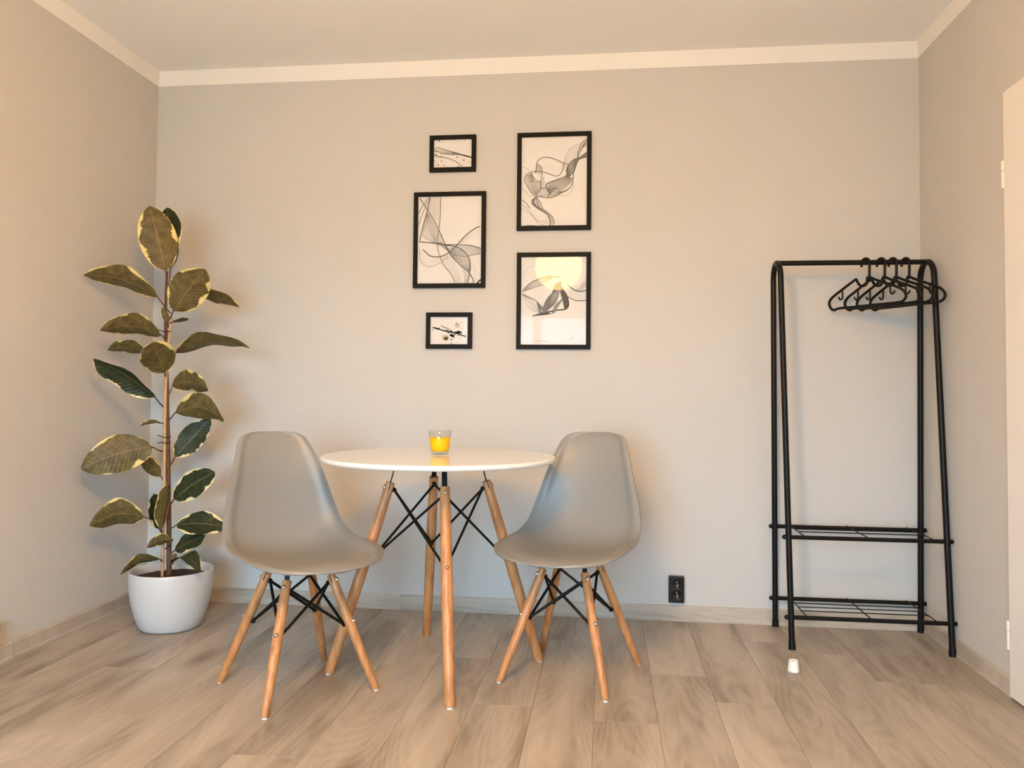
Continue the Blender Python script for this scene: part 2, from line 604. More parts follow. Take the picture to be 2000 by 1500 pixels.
struct('wall_back', MB().box(-E - 0.1, W + E + 0.1, YB, YB + 0.1, -0.02, ZT), M['wall'])
struct('wall_left', MB().box(-E - 0.1, -E, YR, YB, -0.02, ZT), M['wall'])
struct('wall_right', MB().box(W + E, W + E + 0.1, YR, YB, -0.02, ZT), M['wall'])
x0, x1, z0, z1 = WIN
wr = MB()
wr.box(-E - 0.1, x0, YR - 0.2, YR, -0.02, ZT).box(x1, W + E + 0.1, YR - 0.2, YR, -0.02, ZT)
wr.box(x0, x1, YR - 0.2, YR, -0.02, z0).box(x0, x1, YR - 0.2, YR, z1, ZT)
struct('wall_rear', wr, M['wall'])
struct('ceiling', MB().box(-E - 0.1, W + E + 0.1, YR - 0.2, YB + 0.1, ZT, ZT + 0.1), M['ceiling'])

# white band under the ceiling, a thin board slightly thicker at its top
def band(name, axis, a, b, face, sgn):
    mb = MB()
    lo, hi = 0.004, 0.010
    prof = [(0, ZC), (lo, ZC), (hi, ZT), (0, ZT)]
    vs = []
    for t in (a, b):
        for d, z in prof:
            vs.append((t, face + sgn * d, z) if axis == 'x' else (face + sgn * d, t, z))
    mb.add(vs, [(0, 1, 5, 4), (1, 2, 6, 5), (2, 3, 7, 6), (3, 0, 4, 7), (0, 3, 2, 1), (4, 5, 6, 7)])
    return struct(name, mb, M['white_paint'])


band('trim_1', 'x', -E, W + E, YB, -1)
band('trim_2', 'y', YR, YB, -E, 1)
band('trim_3', 'y', YR, YB, W + E, -1)

# laminate floor: every board a piece of its own, narrow open joints
floor = struct('floor', MB().box(-E - 0.1, W + E + 0.1, YR - 0.2, YB + 0.1, -0.06, -0.0085), M['sub'])
PW, PL, GAP = 0.1899, 1.285, 0.0007
known = {0: -1.098, 1: -0.675, 2: -0.90, 5: -0.638, -1: -0.33, -2: -1.02, -3: -0.60, -7: -0.80, -8: -1.25}


def plank_mesh(w, l):
    c = 0.0006
    mb = MB()
    xs, ys = (0, w), (0, l)
    bot = [(0, 0, -0.008), (w, 0, -0.008), (w, l, -0.008), (0, l, -0.008)]
    mid = [(0, 0, -c), (w, 0, -c), (w, l, -c), (0, l, -c)]
    top = [(c, c, 0), (w - c, c, 0), (w - c, l - c, 0), (c, l - c, 0)]
    mb.add(bot + mid + top, [(0, 1, 5, 4), (1, 2, 6, 5), (2, 3, 7, 6), (3, 0, 4, 7),
                             (4, 5, 9, 8), (5, 6, 10, 9), (6, 7, 11, 10), (7, 4, 8, 11), (8, 9, 10, 11)])
    return mb.mesh('plank', M['floor'])


PLANKS = {}
for row in range(-11, 8):
    xa = 2.0785 + row * PW
    xb = xa + PW
    xa, xb = max(xa, -E), min(xb, W + E)
    if xb - xa < 0.01:
        continue
    e = known.get(row, -random.uniform(0.1, PL))
    cuts = [YB]
    y = e
    while y > YB - 0.02:
        y -= PL
    while y > YR:
        cuts.append(y)
        y -= PL
    cuts.append(YR)
    for i in range(len(cuts) - 1):
        hi, lo = cuts[i], cuts[i + 1]
        if hi - lo < 0.01:
            continue
        key = (round(xb - xa, 3), round(hi - lo, 3))
        if key not in PLANKS:
            PLANKS[key] = plank_mesh(key[0] - GAP, key[1] - GAP)
        o = bpy.data.objects.new('plank', PLANKS[key])
        COL.objects.link(o)
        o.parent = floor
        o.location = (xa + GAP / 2, lo + GAP / 2, 0)


# skirting boards
def skirt_board(a, b, axis, parent):
    """local board along one axis; d = distance from wall"""
    prof = [(0, 0), (0.012, 0), (0.0122, 0.009), (0.0098, 0.013), (0.0098, 0.057), (0.006, 0.063), (0.0012, 0.0645), (0, 0.0645)]
    n = len(prof)
    vs = [(a, d, z) for d, z in prof] + [(b, d, z) for d, z in prof]
    fs = [(i, (i + 1) % n, n + (i + 1) % n, n + i) for i in range(n)] + [tuple(range(n))[::-1], tuple(range(n, 2 * n))]
    if axis == 'back':
        vs = [(t, YB - d, z) for t, d, z in vs]
    elif axis == 'left':
        vs = [(-E + d, t, z) for t, d, z in vs]
    elif axis == 'right':
        vs = [(W + E - d, t, z) for t, d, z in vs]
    else:
        vs = [(t, YR + d, z) for t, d, z in vs]
    return MB().add(vs, fs).build('skirting_board', M['skirt'] if axis in ('back', 'rear') else M['skirt_side'], parent)


for nm, axis, cuts in (('baseboard_back', 'back', (-E, 1.205, W + E)), ('baseboard_left', 'left', (YB, -0.845, -3.1, YR)),
                       ('baseboard_right', 'right', (YB, -0.738)), ('baseboard_right_front', 'right', (-1.66, YR)),
                       ('baseboard_rear', 'rear', (-E, W + E))):
    root = empty(nm)
    root['kind'] = 'structure'
    for i in range(len(cuts) - 1):
        a, b = sorted((cuts[i], cuts[i + 1]))
        skirt_board(a + 0.0004, b - 0.0004, axis, root)

# door in the right wall: rebated white leaf on visible hinges
door = empty('door_1', (W + E, -0.74, 0))
door['kind'] = 'structure'
bevel(MB().box(-0.016, 0.0, -0.90, 0, 0.008, 1.973).build('door_leaf', M['door'], door), 0.003, 2)
for zc in (1.702, 0.201):
    h = MB().tube([(-0.011, 0.009, zc - 0.046), (-0.011, 0.009, zc + 0.012)], 0.0075, 14).build('hinge', M['door'], door)
    MB().tube([(-0.011, 0.009, zc + 0.014), (-0.011, 0.009, zc + 0.046)], 0.0080, 14).build('hinge_knuckle', M['door'], h)
hd = MB().box(-0.024, -0.016, -0.86, -0.82, 0.93, 1.12).build('handle_plate', M['steel'], door)
MB().tube([(-0.024, -0.84, 1.06), (-0.06, -0.84, 1.06), (-0.065, -0.835, 1.06), (-0.066, -0.72, 1.06)], 0.009, 12).build('lever', M['steel'], hd)

# window behind the camera with sheer curtain (seen mirrored in the picture glass)
win = empty('window_1', (0, YR, 0))
win['kind'] = 'structure'
wf = MB()
fw = 0.06
wf.box(x0, x1, -0.13, -0.07, z0, z0 + fw).box(x0, x1, -0.13, -0.07, z1 - fw, z1)
wf.box(x0, x0 + fw, -0.13, -0.07, z0 + fw, z1 - fw).box(x1 - fw, x1, -0.13, -0.07, z0 + fw, z1 - fw)
wf.build('window_frame', M['door'], win)
xm = (x0 + x1) / 2
MB().box(xm - 0.05, xm + 0.05, -0.13, -0.07, z0 + fw, z1 - fw).build('mullion', M['door'], win)
for a, b in ((x0 + fw, xm - 0.05), (xm + 0.05, x1 - fw)):
    MB().box(a, b, -0.102, -0.098, z0 + fw, z1 - fw).build('window_pane', M['window_pane'], win)
bevel(MB().box(x0 - 0.05, x1 + 0.05, -0.06, 0.12, z0 - 0.03, z0).build('window_sill', M['door'], win), 0.004)

cur = empty('curtain', (0, YR + 0.10, 0))
tag(cur, 'sheer white curtain hanging in front of the window', 'curtain')
mb = MB()
nx = 220
ca, cb = x0 - 0.15, x1 + 0.15
vs, fs = [], []
for i in range(nx + 1):
    t = i / nx
    xx = ca + (cb - ca) * t
    yy = 0.06 + 0.022 * math.sin(t * 130) + 0.010 * math.sin(t * 47 + 1)
    vs += [(xx, yy, 0.06), (xx + 0.004 * math.sin(t * 60), yy * 0.8, 1.875)]
for i in range(nx):
    fs.append((2 * i, 2 * i + 2, 2 * i + 3, 2 * i + 1))
mb.add(vs, fs, 0, True)
mb.build('curtain_cloth', M['sheer'], cur)
MB().tube([(ca - 0.05, 0.05, 1.885), (cb + 0.05, 0.05, 1.885)], 0.009, 12).build('curtain_rod', M['canopy'], cur)
for xx in (ca, cb):
    MB().tube([(xx, 0.05, 1.885), (xx, -0.10, 1.885)], 0.006, 8).build('bracket', M['canopy'], cur)

# paper lantern pendant
lan = empty('paper_lantern', (LAMP[0], LAMP[1], ZT))
tag(lan, 'glowing round paper lantern hanging from the ceiling', 'lamp')
dz = LAMP[2] - ZT
prof = []
for i in range(33):
    a = -math.pi / 2 + math.pi * i / 32
    a = max(-1.38, min(1.38, a))
    prof.append((LAMP_R * math.cos(a), LAMP_R * math.sin(a)))
globe = MB().lathe(prof, 40, (0, 0, dz)).build('lantern_shade', M['lantern'], lan)
for i in range(1, 14):
    a = -1.36 + 2.72 * i / 14
    r = LAMP_R * math.cos(a) + 0.0012
    MB().tube([(r * math.cos(k * math.pi / 20), r * math.sin(k * math.pi / 20), dz + LAMP_R * math.sin(a)) for k in range(40)],
              0.0012, 5, closed=True).build('rib', M['bamboo_rib'], globe)
MB().tube([(0, 0, dz + 0.17), (0, 0, -0.07)], 0.003, 8).build('cord', M['cord'], lan)
MB().lathe([(0.0, -0.085), (0.012, -0.085), (0.018, -0.075), (0.05, -0.008), (0.052, 0.0), (0, 0)], 32).build('ceiling_canopy', M['canopy'], lan)

# ------------------------------------------------------------------ wall sockets
def socket(name, loc, rz, label, double=True):
    r = empty(name, loc, rz)
    tag(r, label, 'socket', 'black wall sockets')
    h = 0.113 if double else 0.085
    w = 0.066 if double else 0.085
    body = bevel(MB().box(-w / 2, w / 2, -0.028, 0, 0, h).build('socket_housing', M['socket'], r), 0.005, 3)
    zs = (h * 0.33, h * 0.72) if double else (h / 2,)
    rr = 0.0225
    for z in zs:
        def ring(prof):
            m = MB()
            m.lathe(prof, 28)
            m.v = [(a, -0.0285 - c, z + b) for a, b, c in m.v]
            return m
        w_ = ring([(rr + 0.002, 0.0), (rr + 0.002, 0.004), (rr, 0.0045), (rr - 0.001, 0.0005), (0.0, 0.0003)]).build('socket_well', M['socket'], r)
        for sx in (-0.0095, 0.0095):
            m = MB().lathe([(0.003, 0.0), (0.003, 0.0012), (0.0, 0.0012)], 12)
            m.v = [(a + sx, -0.0292 - c, z + b) for a, b, c in m.v]
            m.build('contact_hole', M['black_plastic'], w_)
        m = MB().tube([(0, -0.029, z + 0.010), (0, -0.042, z + 0.010)], 0.0022, 10)
        m.build('earth_pin', M['steel'], w_)
    return r


socket('wall_socket', (2.412, YB, 0.080), 0.0, 'black double wall socket just above the skirting board between chair and clothes rack')
socket('wall_socket', (-E, -0.972, 0.068), math.radians(90), 'black socket on the left wall cut off by the picture edge', False)

# ------------------------------------------------------------------ framed prints
FW, FD = 0.0195, 0.019


class Ink:
    """strokes of a print, laid on the paper plane (x, z) with y pointing to the viewer"""
    def __init__(self, src, dst):
        self.src, self.dst = src, dst
        self.v, self.f, self.c = [], [], []
        self.k = 0

    def mp(self, q):
        sx0, sy0, sx1, sy1 = self.src
        u, v = (q[0] - sx0) / (sx1 - sx0), (q[1] - sy0) / (sy1 - sy0)
        w, h = self.dst
        return Vector(((u - 0.5) * w, (0.5 - v) * h))

    def inside(self, p, m=0.0005):
        return abs(p.x) < self.dst[0] / 2 - m and abs(p.y) < self.dst[1] / 2 - m

    def strip(self, P, wd, col):
        self.k += 1
        y = -0.0001 - 0.000004 * self.k
        run = []
        runs = []
        for i, p in enumerate(P):
            if self.inside(p):
                run.append(i)
            else:
                if len(run) > 1: runs.append(run)
                run = []
        if len(run) > 1: runs.append(run)
        for run in runs:
            o = len(self.v)
            for i in run:
                t = (P[min(i + 1, len(P) - 1)] - P[max(i - 1, 0)])
                t = t.normalized() if t.length > 1e-9 else Vector((1, 0))
                n = Vector((-t.y, t.x))
                w = wd[i] if isinstance(wd, list) else wd
                for s in (-0.5, 0.5):
                    q = P[i] + n * w * s
                    q.x = max(-self.dst[0] / 2, min(self.dst[0] / 2, q.x))
                    q.y = max(-self.dst[1] / 2, min(self.dst[1] / 2, q.y))
                    self.v.append((q.x, y, q.y))
                    self.c.append(col)
            for j in range(len(run) - 1):
                a = o + 2 * j
                self.f.append((a, a + 1, a + 3, a + 2))

    def curve(self, pts, n=60):
        P = spline([(a, b, 0) for a, b in pts], 12)
        # resample to n points
        P = [self.mp((q.x, q.y)) for q in P]
        d = [0]
        for i in range(1, len(P)):
            d.append(d[-1] + (P[i] - P[i - 1]).length)
        out = []
        j = 0
        for k in range(n):
            s = d[-1] * k / (n - 1)
            while j < len(d) - 2 and d[j + 1] < s:
                j += 1
            t = (s - d[j]) / max(1e-9, d[j + 1] - d[j])
            out.append(P[j].lerp(P[j + 1], min(1, t)))
        return out

    def line(self, pts, w=0.0016, g=0.06):
        self.strip(self.curve(pts), w * 2.0, (g * 0.8, g * 0.78, g * 0.76, 1))

    def veil(self, a, b, n=12, w=0.0005, g=0.22, pw=1.0):
        A, B = self.curve(a), self.curve(b)
        for i in range(n):
            t = ((i + 0.5) / n) ** pw
            gg = 0.8 * g * (0.6 + 0.7 * random.random())
            self.strip([p.lerp(q, t) for p, q in zip(A, B)], w * 0.85, (gg, gg * 0.97, gg * 0.96, 1))

    def blob(self, c, rx, ry, col, jag=0.25, n=22, rot=0.0):
        self.k += 1
        y = -0.0001 - 0.000004 * self.k
        o = len(self.v)
        k = 0
        sx = self.dst[0] / (self.src[2] - self.src[0])
        cc = self.mp(c)
        for i in range(n):
            a = 2 * math.pi * i / n
            r = 1 + jag * (random.random() - 0.5) * 2
            ex, ey = rx * sx * r * math.cos(a), ry * sx * r * math.sin(a)
            q = (cc.x + ex * math.cos(rot) + ey * math.sin(rot), cc.y - ex * math.sin(rot) + ey * math.cos(rot))
            q = (max(-self.dst[0] / 2, min(self.dst[0] / 2, q[0])), max(-self.dst[1] / 2, min(self.dst[1] / 2, q[1])))
            self.v.append((q[0], y, q[1]))
            self.c.append(col)
        self.f.append(tuple(range(o, o + n)))

    def build(self, parent, y):
        me = bpy.data.meshes.new('ink_drawing')
        me.from_pydata(self.v, [], self.f)
        at = me.color_attributes.new('ink', 'FLOAT_COLOR', 'POINT')
        for i, c in enumerate(self.c):
            at.data[i].color = c
        me.materials.append(M['ink'])
        o = bpy.data.objects.new('ink_drawing', me)
        COL.objects.link(o)
        o.parent = parent
        o.location = (0, y, 0)
        o['kind'] = 'stuff'
        return o


def picture(cx, cz, w, h, label, src, draw, tilt=0.0):
    r = empty('framed_print', (cx, YB, cz))
    r.rotation_euler = (0, tilt, 0)
    tag(r, label, 'picture', 'five black framed prints above the table')
    hw, hh = w / 2, h / 2
    # moulding: mitred square section
    mb = MB()
    prof = [(0, 0.0), (0, -FD), (FW, -FD), (FW, -0.006), (FW - 0.004, -0.006), (FW - 0.004, 0.0)]
    vs, n = [], len(prof)
    for sx, sz in ((-1, -1), (1, -1), (1, 1), (-1, 1)):
        for d, y in prof:
            vs.append((sx * (hw - d), y, sz * (hh - d)))
    fs = []
    for k in range(4):
        k2 = (k + 1) % 4
        for i in range(n):
            j = (i + 1) % n
            fs.append((k * n + i, k2 * n + i, k2 * n + j, k * n + j))
    mb.add(vs, fs)
    bevel(mb.build('frame_moulding', M['frame'], r), 0.0012, 2, 50)
    iw, ih = w - 2 * FW + 0.002, h - 2 * FW + 0.002
    pr = MB().box(-iw / 2, iw / 2, -0.009, -0.007, -ih / 2, ih / 2).build('print', M['paper'], r)
    ink = Ink(src, (w - 2 * FW, h - 2 * FW))
    draw(ink)
    ink.build(pr, -0.009)
    MB().box(-iw / 2, iw / 2, -0.0125, -0.0115, -ih / 2, ih / 2).build('glass', M['pane'], r)
    return r


def draw_a(k):     # small, top left: stroke with splashes
    k.line([(252, 240), (275, 211), (350, 232), (450, 262), (558, 295)], 0.0014, 0.10)
    k.line([(400, 250), (480, 274), (558, 294)], 0.0034, 0.03)
    k.line([(252, 238), (330, 255), (430, 270), (500, 282), (558, 293)], 0.0010, 0.15)
    k.line([(300, 258), (380, 268), (470, 272)], 0.0012, 0.08)
    k.veil([(256, 240), (290, 222), (380, 246), (470, 270)], [(256, 244), (330, 262), (420, 266), (500, 282)], 14, 0.0006, 0.35)
    k.line([(255, 268), (290, 284), (320, 285)], 0.0030, 0.28)
    k.line([(300, 280), (370, 300), (430, 325), (485, 365)], 0.0022, 0.34)
    k.line([(252, 262), (275, 268)], 0.0012, 0.15)
    for x, y, a, b in ((290, 160, 5, 7), (440, 292, 6, 5), (495, 315, 9, 5), (285, 350, 6, 6), (335, 355, 5, 4), (256, 315, 4, 4), (410, 155, 5, 3),
                       (446, 166, 4, 3), (500, 158, 5, 4), (552, 156, 4, 3), (450, 366, 7, 4), (310, 318, 8, 3), (550, 330, 4, 4)):
        g = random.choice((0.03, 0.06, 0.2))
        k.blob((x, y), a, b, (g, g, g * 0.95, 1), 0.4, 12, 0.6)


def draw_b(k):     # large, left: crossing smoke
    c1 = [(126, 632), (200, 740), (280, 880), (340, 1010), (380, 1090), (450, 1170), (550, 1260), (592, 1345)]
    c2 = [(216, 626), (190, 740), (160, 860), (130, 990)]
    c3 = [(303, 626), (300, 800), (285, 950), (285, 1060), (330, 1180), (400, 1270), (432, 1345)]
    c4 = [(128, 995), (250, 1008), (350, 1025), (450, 1045), (530, 1110), (555, 1200), (545, 1290), (528, 1345)]
    c5 = [(645, 878), (610, 882), (560, 912), (500, 962), (440, 1030), (380, 1085), (300, 1120), (220, 1112), (160, 1060)]
    c6 = [(645, 1056), (560, 1032), (450, 1022), (350, 1020), (250, 1006)]
    c7 = [(645, 1100), (560, 1112), (500, 1120), (420, 1103), (350, 1040), (300, 1000)]
    c8 = [(128, 1075), (140, 1150), (200, 1200), (290, 1180), (372, 1126)]
    for c, w, g in ((c1, .0019, .10), (c2, .0021, .14), (c3, .0016, .16), (c4, .0022, .09), (c5, .0021, .08), (c6, .0017, .12), (c7, .0014, .25), (c8, .0012, .42)):
        k.line(c, w, g)
    k.line([(205, 628), (150, 700), (118, 762)], .0016, .18)
    k.line([(214, 628), (160, 740), (119, 862)], .0015, .22)
    k.line([(180, 640), (205, 720), (190, 830), (160, 930), (200, 985)], .0010, .4)
    k.line([(610, 1342), (645, 1308)], .0032, .05)
    k.veil([(200, 760), (240, 830), (300, 930), (340, 1010)], [(190, 760), (165, 860), (150, 950), (250, 1005)], 26, .0007, .36)
    k.veil([(216, 626), (200, 760), (190, 860), (250, 985)], [(303, 626), (300, 800), (285, 950), (285, 1000)], 30, .0006, .52)
    k.veil([(140, 1000), (230, 1010), (300, 1030), (380, 1090)], [(250, 1000), (320, 1010), (350, 1025), (380, 1060)], 12, .0009, .22)
    k.veil([(380, 1090), (450, 1170), (520, 1230), (552, 1262)], [(400, 1040), (490, 1075), (545, 1160), (552, 1262)], 22, .0007, .32)
    k.veil([(300, 1100), (340, 1190), (410, 1275), (435, 1345)], [(380, 1095), (440, 1180), (480, 1270), (470, 1345)], 16, .0005, .50)
    k.veil([(380, 1090), (440, 1160), (500, 1260), (505, 1345)], [(400, 1090), (500, 1160), (550, 1250), (535, 1345)], 14, .0006, .40)
    k.veil([(645, 1058), (560, 1034), (470, 1030), (380, 1050)], [(645, 1098), (560, 1110), (500, 1118), (400, 1095)], 18, .0008, .36)
    k.veil([(645, 895), (600, 905), (520, 960), (450, 1030)], [(645, 960), (590, 955), (520, 985), (460, 1035)], 5, .0006, .55)
    k.veil([(128, 1010), (150, 1090), (230, 1140), (370, 1100)], [(124, 1090), (145, 1170), (210, 1215), (370, 1125)], 6, .0005, .55)
    k.veil([(500, 1130), (580, 1210), (585, 1290), (560, 1345)], [(540, 1110), (600, 1220), (605, 1290), (585, 1345)], 4, .0005, .5)


def draw_c(k):     # large, top right: curling ribbon of smoke
    d1 = [(1012, 238), (950, 290), (905, 400), (890, 520), (850, 640), (845, 720), (828, 800), (780, 860), (700, 900), (600, 948), (520, 957), (420, 942), (380, 948)]
    d2 = [(1012, 402), (930, 460), (850, 492), (790, 550), (760, 620), (752, 690), (640, 735), (540, 770), (502, 805), (522, 870), (548, 910), (520, 950)]
    d3 = [(1012, 462), (920, 490), (880, 560), (850, 640), (770, 720)]
    d4 = [(790, 552), (700, 520), (600, 475), (500, 452), (420, 472), (385, 520), (375, 600), (366, 650)]
    d5 = [(722, 524), (715, 600), (680, 670), (620, 690), (540, 660), (440, 630), (320, 630), (250, 670), (230, 730), (262, 800), (310, 880), (362, 940), (420, 1000), (470, 1110)]
    d6 = [(440, 560), (450, 640), (432, 740), (390, 747), (345, 700), (320, 640)]
    d7 = [(430, 740), (435, 840), (400, 890), (380, 950), (330, 980), (332, 1030), (400, 1090), (500, 1150), (545, 1210), (556, 1305)]
    d8 = [(420, 840), (520, 842), (542, 900), (480, 928), (410, 922)]
    d9 = [(380, 960), (420, 1070), (500, 1120), (580, 1190), (610, 1260), (600, 1305)]
    d13 = [(945, 290), (850, 320), (760, 410), (732, 500), (725, 570)]
    for c, w, g in ((d1, .0019, .16), (d2, .0022, .12), (d3, .0018, .15), (d4, .0019, .20), (d5, .0018, .18), (d6, .0014, .25), (d7, .0020, .13),
                    (d8, .0014, .25), (d9, .0014, .22), (d13, .0010, .45)):
        k.line(c, w, g)
    k.line([(194, 978), (240, 1010), (302, 1085)], .0016, .22)
    k.line([(200, 1040), (280, 1100), (350, 1190), (420, 1250), (530, 1240)], .0012, .38)
    k.line([(198, 1085), (300, 1150), (380, 1240), (440, 1290), (520, 1268)], .0012, .42)
    k.line([(194, 575), (250, 582), (300, 620)], .0010, .45)
    k.line([(195, 830), (250, 880), (300, 940), (330, 940)], .0010, .45)
    k.line([(230, 1305), (300, 1298), (380, 1305)], .0012, .2)
    k.line([(845, 760), (835, 860), (760, 930), (660, 935)], .0010, .45)
    k.veil([(1012, 250), (950, 330), (905, 440)], [(1012, 330), (960, 350), (905, 460)], 16, .0009, .32)
    k.veil([(945, 292), (860, 320), (765, 410), (735, 560)], [(905, 400), (850, 490), (790, 550), (725, 650)], 14, .0005, .52)
    k.veil([(1012, 402), (930, 460), (850, 492), (790, 550), (756, 660)], [(1012, 462), (920, 492), (880, 560), (850, 640), (770, 720)], 26, .0010, .24)
    k.veil([(752, 690), (640, 735), (545, 775), (520, 840), (545, 910)], [(840, 720), (800, 800), (700, 870), (620, 860), (545, 930)], 34, .0009, .34)
    k.veil([(545, 870), (600, 860), (700, 880), (780, 850)], [(530, 945), (600, 945), (690, 900), (790, 850)], 16, .0009, .30)
    k.veil([(320, 640), (260, 680), (250, 740), (300, 840), (370, 930)], [(330, 660), (370, 760), (430, 760), (430, 850), (385, 940)], 32, .0008, .40)
    k.veil([(385, 520), (376, 590), (370, 650)], [(430, 550), (450, 610), (460, 660)], 14, .0008, .36)
    k.veil([(430, 745), (435, 840), (470, 850)], [(470, 690), (500, 800), (520, 845)], 10, .0007, .42)
    k.veil([(415, 860), (470, 850), (530, 860)], [(410, 920), (480, 926), (540, 905)], 12, .0007, .42)
    k.veil([(380, 955), (335, 985), (335, 1030), (400, 1090), (500, 1150), (550, 1240)], [(375, 965), (360, 1000), (375, 1040), (430, 1085), (510, 1140), (556, 1240)], 14, .0008, .25)
    k.veil([(400, 990), (440, 1080), (520, 1140), (590, 1210), (605, 1290)], [(375, 1000), (400, 1060), (500, 1140), (552, 1230), (556, 1300)], 12, .0007, .42)
    k.veil([(500, 456), (600, 480), (720, 535)], [(450, 600), (560, 650), (690, 655)], 5, .0004, .62)


def draw_d(k):     # large, lower right: folded veils
    e1 = [(200, 612), (260, 540), (340, 480), (470, 430), (600, 410), (720, 430)]
    e2 = [(200, 615), (330, 570), (450, 530), (560, 520)]
    e3 = [(200, 640), (300, 690), (380, 730), (450, 800), (530, 880)]
    e4 = [(205, 652), (250, 760), (330, 850), (440, 892)]
    e5 = [(345, 932), (450, 900), (540, 880), (640, 860), (770, 845), (815, 800), (810, 720), (780, 640), (720, 560)]
    e6 = [(482, 900), (490, 800), (540, 700), (600, 640), (680, 600)]
    e7 = [(520, 880), (560, 760), (610, 610), (650, 500)]
    e8 = [(530, 862), (640, 760), (690, 620), (720, 480)]
    e9 = [(600, 902), (640, 800), (700, 740), (740, 710), (800, 680), (850, 705), (930, 735), (1048, 730)]
    e10 = [(770, 842), (740, 720), (715, 630), (690, 520)]
    e11 = [(800, 520), (890, 590), (960, 612), (1048, 600)]
    e12 = [(400, 760), (420, 830), (440, 892)]
    for c, w, g in ((e1, .0018, .14), (e2, .0012, .4), (e3, .0018, .15), (e4, .0011, .42), (e5, .0026, .05), (e6, .0017, .12), (e7, .0017, .08),
                    (e8, .0017, .12), (e9, .0018, .12), (e10, .0018, .10), (e11, .0020, .09), (e12, .0017, .10)):
        k.line(c, w, g)
    k.line([(205, 400), (260, 310), (350, 272), (450, 275)], .0009, .55)
    k.line([(820, 1252), (860, 1230), (885, 1190)], .0010, .4)
    k.line([(380, 1262), (480, 1262), (560, 1275)], .0010, .5)
    k.veil(e1[:5], [(200, 613), (330, 568), (450, 525), (540, 480), (600, 440)], 22, .0007, .42)
    k.veil([(400, 760), (420, 830), (440, 892)], [(410, 765), (460, 815), (525, 880)], 16, .0011, .22)
    k.veil(e6, e7, 22, .0009, .28)
    k.veil(e7, e8, 24, .0009, .28)
    k.veil([(600, 900), (640, 800), (700, 740), (740, 712)], [(640, 890), (690, 800), (740, 720), (790, 680)], 16, .0009, .32)
    k.veil([(770, 842), (745, 740), (715, 630), (690, 540)], [(812, 800), (810, 730), (780, 640), (730, 560)], 26, .0012, .16)
    k.veil([(345, 932), (450, 902), (540, 882)], [(440, 925), (520, 918), (600, 900)], 12, .0012, .14)
    k.veil([(205, 650), (260, 740), (340, 830), (430, 885)], [(250, 670), (320, 720), (390, 790), (430, 880)], 14, .0005, .6)
    k.veil([(800, 690), (860, 720), (940, 745), (1048, 740)], [(820, 560), (900, 600), (960, 625), (1048, 612)], 12, .0005, .55)
    k.veil([(890, 590), (950, 560), (1000, 500), (1048, 470)], [(950, 612), (990, 600), (1020, 560), (1048, 540)], 14, .0006, .5)
    k.veil([(260, 700), (330, 740), (400, 800), (470, 880)], [(420, 540), (470, 640), (500, 760), (510, 870)], 7, .0004, .6)


def draw_e(k):     # small, lower left: ink twig with splatter
    k.blob((1000, 620), 66, 70, srgb(196, 178, 168), 0.15, 20)
    k.blob((990, 580), 26, 28, srgb(160, 138, 126), 0.3, 14)
    k.blob((1125, 550), 24, 26, srgb(205, 196, 186), 0.2, 14)
    k.blob((690, 945), 92, 74, srgb(186, 172, 150), 0.15, 22)
    k.blob((710, 960), 60, 48, srgb(92, 72, 48), 0.15, 20)
    k.blob((845, 990), 30, 32, srgb(150, 128, 104), 0.3, 14)
    k.line([(340, 672), (430, 695), (560, 735), (700, 775), (830, 800), (960, 815), (1100, 870), (1235, 910)], 0.0028, 0.04)
    k.line([(580, 628), (640, 670), (740, 700), (830, 770)], 0.0018, 0.14)
    k.line([(700, 740), (800, 790), (900, 800), (1000, 800)], 0.0024, 0.05)
    k.line([(345, 668), (440, 670)], 0.0012, 0.3)
    k.line([(845, 1110), (850, 1060)], 0.0018, 0.2)
    for x, y, a, b in ((440, 708, 30, 20), (510, 705, 28, 26), (650, 760, 36, 16), (850, 790, 44, 30), (1050, 800, 70, 40), (980, 820, 40, 34), (860, 882, 64, 38),
                       (905, 915, 30, 34), (930, 850, 30, 16), (1120, 880, 50, 14), (1040, 885, 26, 10), (350, 720, 14, 12), (770, 820, 30, 14)):
        g = random.choice((0.006, 0.012, 0.02))
        k.blob((x, y), a, b, (g, g, g, 1), 0.35, 18, 0.25)
    for x, y in ((600, 850), (690, 470), (990, 880), (1100, 950), (1210, 850), (1140, 700), (920, 700), (370, 760)):
        k.blob((x, y), 12, 10, srgb(150, 140, 128), 0.4, 10)


picture(1.418, 2.044, 0.212, 0.166, 'small black framed ink stroke print, uppermost in the left column', (250, 152, 560, 372), draw_a)
picture(1.4075, 1.653, 0.329, 0.433, 'large black framed print of crossing grey smoke curves between two small prints', (116, 623, 645, 1342), draw_b)
picture(1.8755, 1.9085, 0.329, 0.437, 'large black framed print of one curling smoke ribbon, upper right', (190, 200, 1015, 1308), draw_c)
picture(1.877, 1.3765, 0.327, 0.428, 'large black framed smoke print mirroring the yellow lantern, lower right', (185, 155, 1050, 1310), draw_d)
picture(1.4105, 1.2445, 0.209, 0.162, 'small black framed print of a splattered ink twig, lowest in the left column', (290, 405, 1285, 1112), draw_e)


# ------------------------------------------------------------------ wire braced wooden legs
def taper_leg(foot, top, r_foot, r_mid, r_top, segs=20):
    foot, top = Vector(foot), Vector(top)
    pts, rr = [], []
    for t, r in ((0.0, r_foot * 0.86), (0.008, r_foot), (0.25, r_foot + (r_mid - r_foot) * 0.55), (0.55, r_mid), (0.8, (r_mid + r_top) / 2 * 1.02), (0.985, r_top), (1.0, r_top * 0.88)):
        pts.append(foot.lerp(top, t))
        rr.append(r)
    return MB().tube(pts, rr, segs)


